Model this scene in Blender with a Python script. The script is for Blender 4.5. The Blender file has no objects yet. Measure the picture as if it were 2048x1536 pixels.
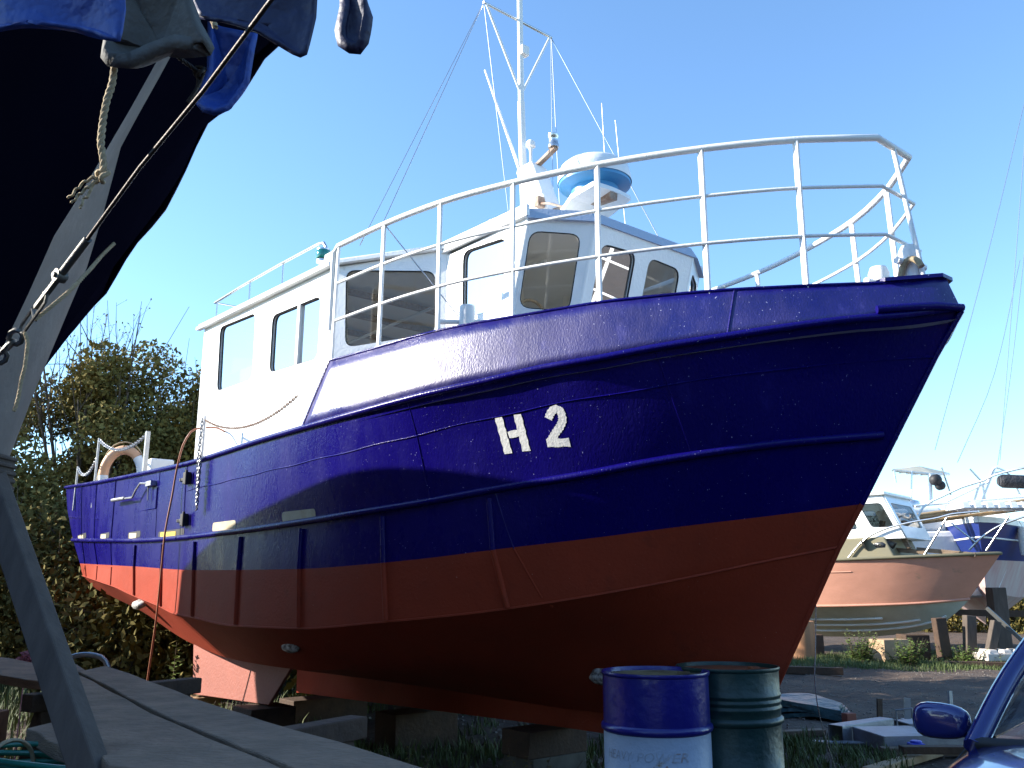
import bpy, bmesh, math, random
import numpy as np
from mathutils import Vector, Matrix
random.seed(7); rng=np.random.default_rng(7)
SC=bpy.context.scene; COL=SC.collection
# ---------------- camera, sky, sun, exposure ----------------
cam=bpy.data.cameras.new('camera'); camo=bpy.data.objects.new('camera',cam); COL.objects.link(camo)
cam.sensor_width=36; cam.lens=1774/2048*36; cam.clip_end=3000; cam.clip_start=.05
camo.location=(0,0,1.45); camo.rotation_euler=(math.radians(90+12.92),0,0); SC.camera=camo
SUN=Vector((-.90,.05,.415)).normalized()
elev=math.asin(SUN.z); az=math.atan2(SUN.x,SUN.y)      # compass azimuth, clockwise from +Y
wd=bpy.data.worlds.new("World"); SC.world=wd; wd.use_nodes=True
nt=wd.node_tree; bg=nt.nodes['Background']; sky=nt.nodes.new('ShaderNodeTexSky'); sky.sky_type='NISHITA'
sky.sun_disc=False; sky.sun_elevation=elev; sky.sun_rotation=az; sky.air_density=1.0; sky.dust_density=.15; sky.ozone_density=2.0
gr=nt.nodes.new('ShaderNodeMix'); gr.data_type='RGBA'; gr.blend_type='MULTIPLY'; gr.inputs[0].default_value=1; gr.inputs[7].default_value=(.87,1.06,1.19,1)
nt.links.new(sky.outputs[0],gr.inputs[6]); nt.links.new(gr.outputs[2],bg.inputs[0]); bg.inputs[1].default_value=.13
sl=bpy.data.lights.new('sun','SUN'); so=bpy.data.objects.new('sun',sl); COL.objects.link(so)
sl.energy=5.0; sl.angle=math.radians(.5); sl.color=(1,.93,.82)
so.rotation_euler=SUN.to_track_quat('Z','Y').to_euler(); so.location=(-30,5,20)
SC.view_settings.view_transform='Standard'; SC.view_settings.look='None'; SC.view_settings.exposure=1.27; SC.view_settings.gamma=1
SC.render.engine='CYCLES'
D = {'L_fray': [[[1.098, -0.239, 2.602], [1.07, -0.26, 2.593], [1.048, -0.276, 2.571], [1.036, -0.285, 2.551], [1.023, -0.295, 2.531]],
            [[1.096, -0.241, 2.599], [1.077, -0.255, 2.577], [1.061, -0.267, 2.559], [1.046, -0.278, 2.54], [1.033, -0.288, 2.516]],
            [[1.095, -0.241, 2.596], [1.076, -0.255, 2.571], [1.072, -0.259, 2.546], [1.059, -0.268, 2.525], [1.055, -0.271, 2.5]]],
 'L_knot': [[0.893, 0.045, 3.25], [0.845, 0.134, 3.258], [0.841, 0.193, 3.25], [0.872, 0.216, 3.266]],
 'L_knot2': [[0.841, 0.193, 3.25], [0.841, 0.193, 3.2], [0.816, 0.174, 3.131], [0.84, 0.193, 3.19], [0.856, 0.204, 3.24]],
 'L_rope': [[1.05, -0.275, 3.11], [1.068, -0.262, 3.073], [1.088, -0.247, 3.025], [1.096, -0.24, 2.975], [1.097, -0.24, 2.909],
            [1.088, -0.246, 2.844], [1.084, -0.249, 2.779], [1.085, -0.249, 2.715], [1.092, -0.243, 2.668], [1.098, -0.239, 2.629],
            [1.098, -0.239, 2.602]],
 'L_rope2': [[0.208, 0.281, 2.778], [0.274, 0.206, 2.691], [0.429, 0.072, 2.538], [0.481, -0.014, 2.429], [0.46, -0.093, 2.324]],
 'L_rope3': [[0.49, -0.133, 2.266], [0.501, -0.124, 2.223], [0.501, -0.124, 2.156], [0.496, -0.128, 2.097], [0.495, -0.129, 2.056],
             [0.491, -0.132, 2.02], [0.487, -0.135, 2.003]],
 'L_rope4': [[1.426, -0.181, 3.074], [1.442, -0.168, 3.036], [1.455, -0.159, 3.007], [1.464, -0.152, 2.98]],
 'L_turn': [[0.758, -0.119, 2.489], [0.646, -0.115, 2.433], [0.6, -0.113, 2.404], [0.49, -0.108, 2.358], [0.37, -0.097, 2.295],
            [0.238, -0.096, 2.233], [0.116, -0.1, 2.155]],
 'L_wire': [[1.841, -0.244, 2.853], [1.496, -0.191, 2.755], [1.134, -0.15, 2.654], [0.758, -0.119, 2.489]],
 'anodes': [[7.506, 1.91, 1.247], [4.327, 1.463, 1.001]],
 'bilge': [[0.9, 0.0, 1.15], [2.0, 0.66, 1.12], [3.187, 1.16, 0.911], [3.858, 1.375, 0.847], [4.628, 1.502, 0.796], [5.816, 1.566, 0.817],
           [6.818, 1.529, 0.893], [9.364, 1.356, 1.215], [11.068, 1.35, 1.43]],
 'block': [[-1.732, 3.02, 1.807]],
 'chine': [[0.58, 0.0, 1.69], [0.869, 0.261, 1.616], [1.432, 0.755, 1.465], [1.931, 1.142, 1.358], [2.34, 1.388, 1.293], [3.088, 1.677, 1.216],
           [3.975, 1.843, 1.151], [4.96, 1.931, 1.145], [5.837, 1.939, 1.191], [6.297, 1.934, 1.212], [6.753, 1.925, 1.273], [7.631, 1.907, 1.368],
           [8.564, 1.87, 1.472], [11.043, 1.55, 1.611]],
 'far': {'arch': [[[9.158, 20.2, 2.991], [9.357, 20.2, 3.272], [9.715, 20.2, 3.441], [10.312, 20.2, 3.702], [10.724, 20.2, 3.816],
                   [11.026, 20.2, 3.953], [11.733, 20.2, 4.125]]],
         'bag': [[7.765, 18.7, 2.413], [8.075, 18.7, 2.495], [8.441, 18.7, 2.515], [8.665, 18.7, 2.361], [8.56, 18.7, 2.157], [8.039, 18.7, 2.127],
                 [7.896, 18.7, 2.259]],
         'bimini': [[9.914, 23.0, 4.417], [11.057, 23.0, 4.64], [11.95, 23.0, 4.47], [10.97, 23.0, 4.313]],
         'bpost': [[10.867, 23.0, 4.326], [10.811, 23.0, 3.55]],
         'bposts': [[[10.407, 23.0, 4.404], [10.306, 23.0, 3.653]], [[11.185, 23.0, 4.496], [11.353, 23.0, 3.782]],
                    [[11.922, 23.0, 4.457], [12.172, 23.0, 4.144]], [[9.942, 23.0, 4.43], [9.962, 23.0, 4.105]]],
         'deckbeams': [[[8.638, 18.9, 2.237], [9.228, 18.9, 2.165]], [[9.021, 19.0, 2.241], [10.163, 19.0, 2.096]],
                       [[7.942, 18.6, 2.103], [8.666, 18.6, 2.123]], [[8.642, 18.8, 2.915], [8.928, 18.8, 2.253]],
                       [[8.427, 18.8, 2.863], [8.35, 18.8, 2.521]]],
         'frame': [[[11.799, 22.0, 3.99], [12.031, 22.0, 4.363], [12.381, 22.0, 4.176], [12.566, 22.0, 3.68]],
                   [[10.561, 22.0, 3.434], [11.799, 22.0, 3.99]], [[12.031, 22.0, 4.363], [11.465, 22.0, 3.25]],
                   [[11.675, 22.0, 3.99], [11.704, 22.0, 3.189]], [[11.273, 22.0, 3.189], [11.613, 22.0, 3.99]],
                   [[12.014, 22.0, 4.226], [12.905, 22.0, 4.376]]],
         'mast_stays': [[[14.307, 22.0, 15.112], [12.32, 22.0, 9.426], [10.583, 22.0, 4.803]],
                        [[14.402, 23.0, 11.7], [13.262, 23.0, 6.836], [12.651, 23.0, 4.561]],
                        [[14.57, 24.0, 10.605], [13.353, 24.0, 7.07], [12.121, 24.0, 4.765]],
                        [[15.316, 22.5, 18.992], [14.338, 22.5, 14.024], [12.456, 22.5, 4.622]]],
         'poles': [[[9.451, 21.8, 3.053], [12.669, 21.8, 3.44]], [[9.703, 21.8, 3.137], [12.681, 21.8, 3.538]],
                   [[9.854, 21.9, 2.987], [12.714, 21.9, 3.352]]],
         'pulpit': [[[7.728, 18.4, 2.026], [7.923, 18.4, 2.246], [8.257, 18.4, 2.518], [8.684, 18.4, 2.681], [9.208, 18.4, 2.782],
                     [9.646, 18.4, 2.833], [9.994, 18.4, 2.905], [10.46, 18.4, 2.925]],
                    [[9.797, 19.9, 2.235], [10.081, 19.9, 2.496], [10.439, 19.9, 2.715], [10.844, 19.9, 2.858], [11.247, 19.9, 2.968]]],
         'pulpit_posts': [[[9.246, 18.6, 2.062], [9.793, 18.6, 2.848]], [[10.28, 19.3, 2.19], [10.783, 19.3, 2.869]],
                          [[9.583, 19.6, 2.804], [10.025, 19.6, 2.373]]],
         'rail': [[[9.716, 21.5, 3.365], [12.518, 21.5, 3.593]]],
         'reflector': [[10.885, 22.8, 4.146]],
         'sailroll': [[12.089, 22.0, 4.027], [12.978, 22.0, 3.99]],
         'string': [[1.87, 5.6, 1.435], [1.842, 5.6, 1.11], [1.821, 5.6, 0.879]]},
 'fin': [[-7.287, -1.35, 0.864], [-4.854, -1.35, 0.777], [-5.389, -1.35, 0.438], [-7.182, -1.35, 0.377]],
 'letters': {'H1': [(1.983, 2.506), (1.973, 2.279)],
             'H2': [(1.857, 2.512), (1.854, 2.286)],
             'H3': [(1.971, 2.392), (1.852, 2.4)],
             'two': [(1.672, 2.469), (1.646, 2.505), (1.614, 2.524), (1.587, 2.507), (1.587, 2.468), (1.607, 2.427), (1.65, 2.382), (1.697, 2.329),
                     (1.643, 2.312), (1.582, 2.32)]},
 'panels': {'aft_front': ([[-3.32, -0.97, 4.17], [-4.1, -1.6, 4.09], [-4.1, -1.6, 2.0], [-3.32, -0.97, 2.0]],
                          [[[-4.014, -1.53, 4.061], [-3.402, -1.036, 3.996], [-3.393, -1.029, 3.462], [-3.997, -1.517, 3.381]]]),
            'aft_side': ([[-4.1, -1.6, 4.09], [-6.95, -1.6, 4.2], [-6.95, -1.6, 2.0], [-4.1, -1.6, 2.0]],
                         [[[-6.515, -1.6, 4.121], [-5.628, -1.6, 4.066], [-5.606, -1.6, 3.399], [-6.477, -1.6, 3.419]],
                          [[-5.233, -1.6, 3.941], [-4.279, -1.6, 3.892], [-4.286, -1.6, 3.334], [-5.231, -1.6, 3.384]]]),
            'front_centre': ([[-2.03, -0.56, 4.12], [-2.03, 0.56, 4.12], [-2.576, 0.56, 2.3], [-2.576, -0.56, 2.3]], []),
            'front_starboard': ([[-2.3, -0.97, 4.12], [-2.03, -0.56, 4.12], [-2.576, -0.56, 2.3], [-2.846, -0.97, 2.3]],
                                [[[-2.318, -0.956, 4.031], [-2.106, -0.631, 4.022], [-2.265, -0.615, 3.458], [-2.473, -0.938, 3.475]]]),
            'side': ([[-2.3, -0.97, 4.12], [-3.32, -0.97, 4.12], [-3.32, -0.97, 2.3], [-2.846, -0.97, 2.3]],
                     [[[-3.092, -0.97, 4.095], [-2.54, -0.97, 4.046], [-2.598, -0.97, 3.483], [-3.094, -0.97, 3.53]]])},
 'planks': [[[-2.296, 5.246, 1.02], [-2.279, 4.878, 1.02], [-0.348, 2.052, 1.02], [-0.015, 2.052, 1.02]],
            [[-2.268, 4.822, 1.02], [-2.269, 4.511, 1.02], [-1.472, 3.311, 1.02], [-0.905, 2.554, 1.02], [-0.455, 1.883, 1.02],
             [-0.353, 2.024, 1.02]]],
 'planks2': [[-3.653, 6.237, 1.0], [-3.401, 6.149, 1.0], [-2.715, 5.422, 1.0], [-2.048, 4.369, 1.0], [-2.306, 4.597, 1.0], [-2.997, 5.135, 1.0]],
 'prop': [[-1.764, 3.0, 1.805], [-1.054, 2.45, 0.92]],
 'seam': [[-0.12, 0.0, 2.74], [0.654, 0.782, 2.658], [0.727, 0.839, 2.647], [1.647, 1.383, 2.548], [3.256, 1.858, 2.401], [4.62, 1.952, 2.363],
          [6.151, 1.978, 2.346]],
 'sheer': [[-0.28, 0.0, 2.99], [-0.056, 0.307, 2.933], [0.116, 0.486, 2.917], [0.417, 0.742, 2.883], [0.658, 0.913, 2.857], [1.024, 1.146, 2.821],
           [1.278, 1.299, 2.789], [1.622, 1.465, 2.766], [2.005, 1.625, 2.725], [2.448, 1.771, 2.694], [3.028, 1.881, 2.66], [3.833, 1.94, 2.642],
           [4.646, 1.971, 2.627], [5.441, 1.976, 2.611], [5.884, 1.979, 2.604], [7.278, 1.961, 2.639], [9.407, 1.884, 2.728], [12.171, 1.62, 2.912]],
 'short': [[-1.659, 3.71, 0.97], [-1.349, 3.346, 0.97], [-1.133, 3.03, 0.97], [-1.105, 2.851, 0.97], [-1.58, 3.518, 0.97]],
 'slots': [[10.199, 11.05, 2.083, 2.149], [8.702, 9.166, 2.016, 2.08], [7.454, 7.902, 1.968, 2.037], [6.112, 6.857, 1.928, 1.995],
           [4.994, 5.45, 1.927, 2.008], [3.755, 4.22, 1.948, 2.028]],
 'strake': [[0.154, 0.0, 2.324], [0.637, 0.532, 2.268], [1.204, 0.976, 2.182], [1.523, 1.172, 2.128], [2.138, 1.442, 2.062], [2.65, 1.614, 2.008],
            [3.347, 1.785, 1.962], [3.979, 1.859, 1.936], [4.908, 1.934, 1.912], [5.988, 1.97, 1.907], [7.041, 1.954, 1.921], [8.728, 1.906, 1.984],
            [11.533, 1.6, 2.111]],
 'tarps': {'bag': [[0.948, 0.149, 3.422], [0.966, 0.162, 3.372], [1.083, 0.25, 3.337], [1.076, 0.244, 3.284], [1.064, 0.236, 3.158],
                   [1.019, 0.202, 3.053], [0.986, 0.177, 3.028], [0.952, 0.151, 3.04], [0.932, 0.136, 3.072], [0.945, 0.146, 3.119],
                   [0.96, 0.157, 3.196], [0.956, 0.155, 3.294]],
           'flap': [[1.824, -0.007, 3.056], [1.866, 0.024, 3.056], [1.882, 0.036, 2.948], [1.872, 0.029, 2.873], [1.861, 0.021, 2.849],
                    [1.844, 0.008, 2.852], [1.824, -0.007, 2.87], [1.818, -0.011, 2.91], [1.827, -0.005, 2.979]],
           'near_flap': [[1.129, -0.653, 2.98], [1.449, -0.413, 2.98], [1.458, -0.407, 2.892], [1.454, -0.41, 2.831], [1.45, -0.412, 2.805],
                         [1.426, -0.43, 2.817], [1.399, -0.451, 2.834], [1.358, -0.482, 2.848], [1.306, -0.521, 2.855], [1.254, -0.559, 2.855],
                         [1.205, -0.596, 2.845], [1.145, -0.641, 2.834]],
           'pad': [[1.15, -0.262, 3.192], [1.298, -0.151, 3.192], [1.326, -0.13, 3.074], [1.364, -0.102, 2.992], [1.359, -0.106, 2.976],
                   [1.335, -0.124, 2.995], [1.282, -0.164, 3.005], [1.226, -0.206, 2.976], [1.17, -0.247, 2.94], [1.129, -0.278, 2.946],
                   [1.114, -0.289, 2.967], [1.117, -0.287, 3.025], [1.152, -0.261, 3.025]],
           'wing': [[1.579, -0.316, 2.965], [1.844, -0.117, 2.965], [1.844, -0.117, 2.877], [1.832, -0.126, 2.769], [1.82, -0.135, 2.76],
                    [1.805, -0.146, 2.769], [1.73, -0.202, 2.825], [1.652, -0.261, 2.86], [1.611, -0.292, 2.87]]},
 'top': [[0.013, 0.253, 3.16], [0.327, 0.567, 3.155], [0.757, 0.902, 3.162], [1.058, 1.092, 3.164], [1.312, 1.249, 3.161], [1.501, 1.339, 3.157],
         [1.858, 1.505, 3.146], [2.387, 1.682, 3.146], [2.959, 1.799, 3.13], [3.618, 1.86, 3.143]],
 'wl': [[0.409, 0.0, 1.935], [0.774, 0.372, 1.871], [1.179, 0.734, 1.811], [1.656, 1.088, 1.743], [2.121, 1.394, 1.689], [2.671, 1.59, 1.639],
        [3.149, 1.725, 1.61], [3.936, 1.859, 1.586], [4.861, 1.937, 1.591], [5.867, 1.958, 1.605], [7.579, 1.936, 1.667], [11.037, 1.6, 1.772]]}
# ---------------- helpers ----------------
def nd(m,t): return m.node_tree.nodes.new(t)
def mat(name,base,rough=.5,metal=0,var=None,vs=4,vd=.5,bump=0,bs=30,bump2=0,bs2=4,coat=0,stretch=None,spec=.5,var2=None,v2s=1.5,v2lo=.55,v2hi=.65,trans=0,specks=None,ss=90,slo=.70,rvar=None):
    m=bpy.data.materials.new(name); m.use_nodes=True; N=m.node_tree.nodes; L=m.node_tree.links
    b=N['Principled BSDF']; b.inputs['Base Color'].default_value=(*base,1); b.inputs['Roughness'].default_value=rough
    b.inputs['Metallic'].default_value=metal; b.inputs['Coat Weight'].default_value=coat; b.inputs['Coat Roughness'].default_value=.06
    b.inputs['Specular IOR Level'].default_value=spec
    if trans: b.inputs['Transmission Weight'].default_value=trans
    tc=nd(m,'ShaderNodeTexCoord'); mp=nd(m,'ShaderNodeMapping'); L.new(tc.outputs['Object'],mp.inputs[0])
    if stretch: mp.inputs['Scale'].default_value=stretch
    col=None
    if var:
        n=nd(m,'ShaderNodeTexNoise'); n.inputs['Scale'].default_value=vs; n.inputs['Detail'].default_value=8; n.inputs['Roughness'].default_value=.65; L.new(mp.outputs[0],n.inputs[0])
        r=nd(m,'ShaderNodeValToRGB'); r.color_ramp.elements[0].position=.5-.25*(1.2-vd); r.color_ramp.elements[1].position=.5+.25*(1.2-vd)
        r.color_ramp.elements[0].color=(*base,1); r.color_ramp.elements[1].color=(*var,1); L.new(n.outputs[0],r.inputs[0]); col=r.outputs[0]
    if var2:
        n=nd(m,'ShaderNodeTexNoise'); n.inputs['Scale'].default_value=v2s; n.inputs['Detail'].default_value=10; n.inputs['Roughness'].default_value=.7; L.new(mp.outputs[0],n.inputs[0])
        r=nd(m,'ShaderNodeMapRange'); r.inputs[1].default_value=v2lo; r.inputs[2].default_value=v2hi; L.new(n.outputs[0],r.inputs[0])
        mx=nd(m,'ShaderNodeMix'); mx.data_type='RGBA'; L.new(r.outputs[0],mx.inputs[0])
        if col: L.new(col,mx.inputs[6])
        else: mx.inputs[6].default_value=(*base,1)
        mx.inputs[7].default_value=(*var2,1); col=mx.outputs[2]
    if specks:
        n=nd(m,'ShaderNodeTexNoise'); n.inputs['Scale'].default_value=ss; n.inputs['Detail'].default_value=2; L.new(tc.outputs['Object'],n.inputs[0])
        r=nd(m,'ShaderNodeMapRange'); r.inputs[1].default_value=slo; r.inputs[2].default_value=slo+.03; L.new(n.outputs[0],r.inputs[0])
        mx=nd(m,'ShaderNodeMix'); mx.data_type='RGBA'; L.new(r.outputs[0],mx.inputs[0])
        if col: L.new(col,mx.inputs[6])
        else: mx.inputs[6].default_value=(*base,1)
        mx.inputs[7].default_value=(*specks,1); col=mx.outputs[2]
    if col: L.new(col,b.inputs['Base Color'])
    if rvar:
        n=nd(m,'ShaderNodeTexNoise'); n.inputs['Scale'].default_value=rvar[2]; n.inputs['Detail'].default_value=9; n.inputs['Roughness'].default_value=.7; L.new(mp.outputs[0],n.inputs[0])
        r=nd(m,'ShaderNodeMapRange'); r.inputs[1].default_value=.36; r.inputs[2].default_value=.64; r.inputs[3].default_value=rvar[0]; r.inputs[4].default_value=rvar[1]; L.new(n.outputs[0],r.inputs[0]); L.new(r.outputs[0],b.inputs['Roughness'])
    prev=None
    for s_,st in ((bs2,bump2),(bs,bump)):
        if st:
            n=nd(m,'ShaderNodeTexNoise'); n.inputs['Scale'].default_value=s_; n.inputs['Detail'].default_value=4; L.new(mp.outputs[0],n.inputs[0])
            bp=nd(m,'ShaderNodeBump'); bp.inputs['Strength'].default_value=st; bp.inputs['Distance'].default_value=.5/s_; L.new(n.outputs[0],bp.inputs['Height'])
            if prev: L.new(prev,bp.inputs['Normal'])
            prev=bp.outputs[0]
    if prev:
        L.new(prev,b.inputs['Normal'])
        if coat: L.new(prev,b.inputs['Coat Normal'])
    m['b']=1
    return m
M={}
class MB:
    def __init__(s): s.v=[]; s.f=[]; s.mi=[]; s.cur=0
    def add(s,vs,fs):
        o=len(s.v); s.v+= [tuple(map(float,p)) for p in vs]; s.f+=[tuple(i+o for i in f) for f in fs]; s.mi+=[s.cur]*len(fs); return s
    def box(s,c,d,R=None,taper=1):
        x,y,z=[q/2 for q in d]; vs=[Vector((sx*x*(taper if sz>0 else 1),sy*y*(taper if sz>0 else 1),sz*z)) for sz in (-1,1) for sy in (-1,1) for sx in (-1,1)]
        if R is not None: vs=[R@p for p in vs]
        vs=[p+Vector(c) for p in vs]
        return s.add(vs,[(0,2,3,1),(4,5,7,6),(0,1,5,4),(2,6,7,3),(0,4,6,2),(1,3,7,5)])
    def beam(s,a,b,w,h,up=(0,0,1)):
        a=Vector(a);b=Vector(b);d=(b-a).normalized();sd=d.cross(Vector(up)).normalized();u=sd.cross(d)
        vs=[p+sd*sx*w/2+u*su*h/2 for p in (a,b) for su in (-1,1) for sx in (-1,1)]
        return s.add(vs,[(0,1,3,2),(4,6,7,5),(0,4,5,1),(2,3,7,6),(0,2,6,4),(1,5,7,3)])
    def tube(s,pts,r,n=8,cap=True,closed=False):
        pts=[Vector(p) for p in pts]; k=len(pts); rs=r if isinstance(r,(list,tuple)) else [r]*k
        rings=[];prev=None
        for i,p in enumerate(pts):
            if closed: d=(pts[(i+1)%k]-pts[i-1]).normalized()
            else: d=(pts[min(i+1,k-1)]-pts[max(i-1,0)]).normalized()
            if prev is None: a=d.orthogonal().normalized()
            else: a=(prev-d*prev.dot(d)); a=a.normalized() if a.length>1e-6 else d.orthogonal().normalized()
            prev=a; b=d.cross(a)
            rings.append([p+(a*math.cos(2*math.pi*j/n)+b*math.sin(2*math.pi*j/n))*rs[i] for j in range(n)])
        vs=[q for r_ in rings for q in r_]; fs=[]
        for i in range(k if closed else k-1):
            i2=(i+1)%k
            for j in range(n): fs.append((i*n+j,i*n+(j+1)%n,i2*n+(j+1)%n,i2*n+j))
        if cap and not closed: fs+=[tuple(range(n))[::-1],tuple((k-1)*n+j for j in range(n))]
        return s.add(vs,fs)
    def lathe(s,prof,c=(0,0,0),n=40,axis='z'):
        vs=[];c=Vector(c)
        for r,z in prof:
            for j in range(n):
                a=2*math.pi*j/n; p=(r*math.cos(a),r*math.sin(a),z)
                if axis=='x': p=(p[2],p[0],p[1])
                if axis=='y': p=(p[1],p[2],p[0])
                vs.append(Vector(p)+c)
        fs=[(i*n+j,i*n+(j+1)%n,(i+1)*n+(j+1)%n,(i+1)*n+j) for i in range(len(prof)-1) for j in range(n)]
        return s.add(vs,fs)
    def grid(s,rows,closed=False):
        n=len(rows[0]); vs=[p for r in rows for p in r]
        fs=[(i*n+j,i*n+j+1,(i+1)*n+j+1,(i+1)*n+j) for i in range(len(rows)-1) for j in range(n-1)]
        return s.add(vs,fs)
    def poly(s,pts,thick,nrm=None):
        pts=[Vector(p) for p in pts]
        if nrm is None:
            nrm=Vector((0,0,0))
            for i in range(len(pts)): nrm+=pts[i].cross(pts[(i+1)%len(pts)])
            nrm.normalize()
        nrm=Vector(nrm); k=len(pts); vs=[p+nrm*thick/2 for p in pts]+[p-nrm*thick/2 for p in pts]
        return s.add(vs,[tuple(range(k)),tuple(range(k,2*k))[::-1]]+[(i,i+k,(i+1)%k+k,(i+1)%k) for i in range(k)])
    def build(s,name,mats,parent=None,smooth=None,bevel=0,solid=0,xf=None):
        me=bpy.data.meshes.new(name); vs=s.v
        if xf is not None: vs=[tuple(xf@Vector(p)) for p in vs]
        me.from_pydata(vs,[],s.f)
        if not isinstance(mats,(list,tuple)): mats=[mats]
        for m in mats: me.materials.append(m)
        for p,i in zip(me.polygons,s.mi): p.material_index=i
        bm=bmesh.new(); bm.from_mesh(me); bmesh.ops.remove_doubles(bm,verts=bm.verts,dist=1e-5); bmesh.ops.recalc_face_normals(bm,faces=bm.faces); bm.to_mesh(me); bm.free()
        if smooth is not None:
            for p in me.polygons: p.use_smooth=True
            me.set_sharp_from_angle(angle=math.radians(smooth))
        o=bpy.data.objects.new(name,me); COL.objects.link(o)
        if parent is not None: o.parent=parent
        if bevel:
            b=o.modifiers.new('b','BEVEL'); b.width=bevel; b.segments=2; b.limit_method='ANGLE'; b.angle_limit=math.radians(40)
        if solid:
            b=o.modifiers.new('s','SOLIDIFY'); b.thickness=solid; b.offset=0
        return o
def tag(o,label=None,cat=None,group=None,kind=None):
    if label: o['label']=label
    if cat: o['category']=cat
    if group: o['group']=group
    if kind: o['kind']=kind
    return o
def thing(name,label,cat,loc=(0,0,0),rz=0,group=None):
    o=bpy.data.objects.new(name,None); o.empty_display_size=.2; COL.objects.link(o); o.location=loc; o.rotation_euler=(0,0,rz)
    return tag(o,label,cat,group)
def xf_of(o): return (Matrix.Translation(o.location)@Matrix.Rotation(o.rotation_euler.z,4,'Z')).inverted()
def copy_tree(o,parent=None):
    c=o.copy(); COL.objects.link(c)
    if parent is not None: c.parent=parent
    for ch in [q for q in list(COL.objects) if q.parent==o]: copy_tree(ch,c)
    return c
def solo(mb,name,m,label,cat,loc,group=None,kind=None,**k):
    # a thing that is one mesh, given in world coordinates, origin at its base
    o=mb.build(name,m,None,xf=Matrix.Translation(-Vector(loc)),**k); o.location=loc; return tag(o,label,cat,group,kind)
def pch(xs,ys,x):
    xs=np.array(xs,float); ys=np.array(ys,float); h=np.diff(xs); d=np.diff(ys)/h; m=np.zeros(len(xs)); m[0]=d[0]; m[-1]=d[-1]
    for i in range(1,len(xs)-1):
        m[i]=0 if d[i-1]*d[i]<=0 else (h[i-1]+h[i])*3/((2*h[i]+h[i-1])/d[i-1]+(h[i]+2*h[i-1])/d[i])
    x=np.clip(x,xs[0],xs[-1]); i=np.clip(np.searchsorted(xs,x)-1,0,len(xs)-2); t=(x-xs[i])/h[i]
    return (1+2*t)*(1-t)**2*ys[i]+t*(1-t)**2*h[i]*m[i]+t*t*(3-2*t)*ys[i+1]+t*t*(t-1)*h[i]*m[i+1]
def smooth_pts(pts,n):
    pts=np.array(pts,float); s=np.r_[0,np.cumsum(np.linalg.norm(np.diff(pts,axis=0),axis=1))]; q=np.linspace(0,s[-1],n)
    return [tuple(p) for p in np.stack([pch(s,pts[:,i],q) for i in range(3)],1)]
def sag(a,b,d,n=14):
    a=np.array(a,float);b=np.array(b,float); return [tuple(a+(b-a)*t-np.array([0,0,4*d*t*(1-t)])) for t in np.linspace(0,1,n)]
def round_poly(P,r,seg=5):
    out=[];k=len(P);P=[Vector(p) for p in P]
    for i in range(k):
        p=P[i];a=(P[i-1]-p);b=(P[(i+1)%k]-p);l=min(r,a.length*.45,b.length*.45);a=p+a.normalized()*l;b=p+b.normalized()*l
        for j in range(seg+1):
            t=j/seg; out.append(a*(1-t)**2+p*2*t*(1-t)+b*t*t)
    return out
def plate(name,corners,holes,thick,m,parent,r=.09):
    c=[Vector(p) for p in corners]; e1=(c[1]-c[0]).normalized(); n=e1.cross(c[3]-c[0]).normalized(); e2=n.cross(e1)
    cu=bpy.data.curves.new(name,'CURVE'); cu.dimensions='2D'; cu.fill_mode='BOTH'; cu.extrude=thick/2
    def sp(P):
        s=cu.splines.new('POLY'); s.points.add(len(P)-1); s.use_cyclic_u=True
        for i,p in enumerate(P): d=Vector(p)-c[0]; s.points[i].co=(d.dot(e1),d.dot(e2),0,1)
    sp(c)
    for h in holes: sp(round_poly(h,r))
    to=bpy.data.objects.new('t',cu); me=bpy.data.meshes.new_from_object(to); bpy.data.objects.remove(to); bpy.data.curves.remove(cu)
    me.transform(Matrix(((e1.x,e2.x,n.x,c[0].x),(e1.y,e2.y,n.y,c[0].y),(e1.z,e2.z,n.z,c[0].z),(0,0,0,1))))
    me.materials.clear(); me.materials.append(m); me.name=name
    o=bpy.data.objects.new(name,me); COL.objects.link(o); o.parent=parent; return o,n
def textmesh(s,size,shear=0,ext=.001):
    cu=bpy.data.curves.new('txt','FONT'); cu.body=s; cu.size=size; cu.shear=shear; cu.extrude=ext; cu.resolution_u=4
    to=bpy.data.objects.new('t',cu); me=bpy.data.meshes.new_from_object(to); bpy.data.objects.remove(to)
    vs=[tuple(v.co) for v in me.vertices]; fs=[tuple(p.vertices) for p in me.polygons]; bpy.data.meshes.remove(me); return vs,fs
def chain_links(mb,pts,L=.05,r=.006,w=.014):
    pts=np.array(pts); s=np.r_[0,np.cumsum(np.linalg.norm(np.diff(pts,axis=0),axis=1))]; n=max(2,int(s[-1]/(L*.72)))
    for i in range(n):
        q=(i+.5)/n*s[-1]; p=Vector([np.interp(q,s,pts[:,k]) for k in range(3)]); q2=min(q+.01,s[-1]); q1=max(q-.01,0)
        d=(Vector([np.interp(q2,s,pts[:,k]) for k in range(3)])-Vector([np.interp(q1,s,pts[:,k]) for k in range(3)])).normalized()
        a=d.orthogonal().normalized(); b=d.cross(a); u=a if i%2 else b
        ring=[p+d*math.cos(t)*L/2+u*math.sin(t)*w for t in [2*math.pi*j/8 for j in range(8)]]
        mb.tube(ring,r,5,closed=True)
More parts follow.
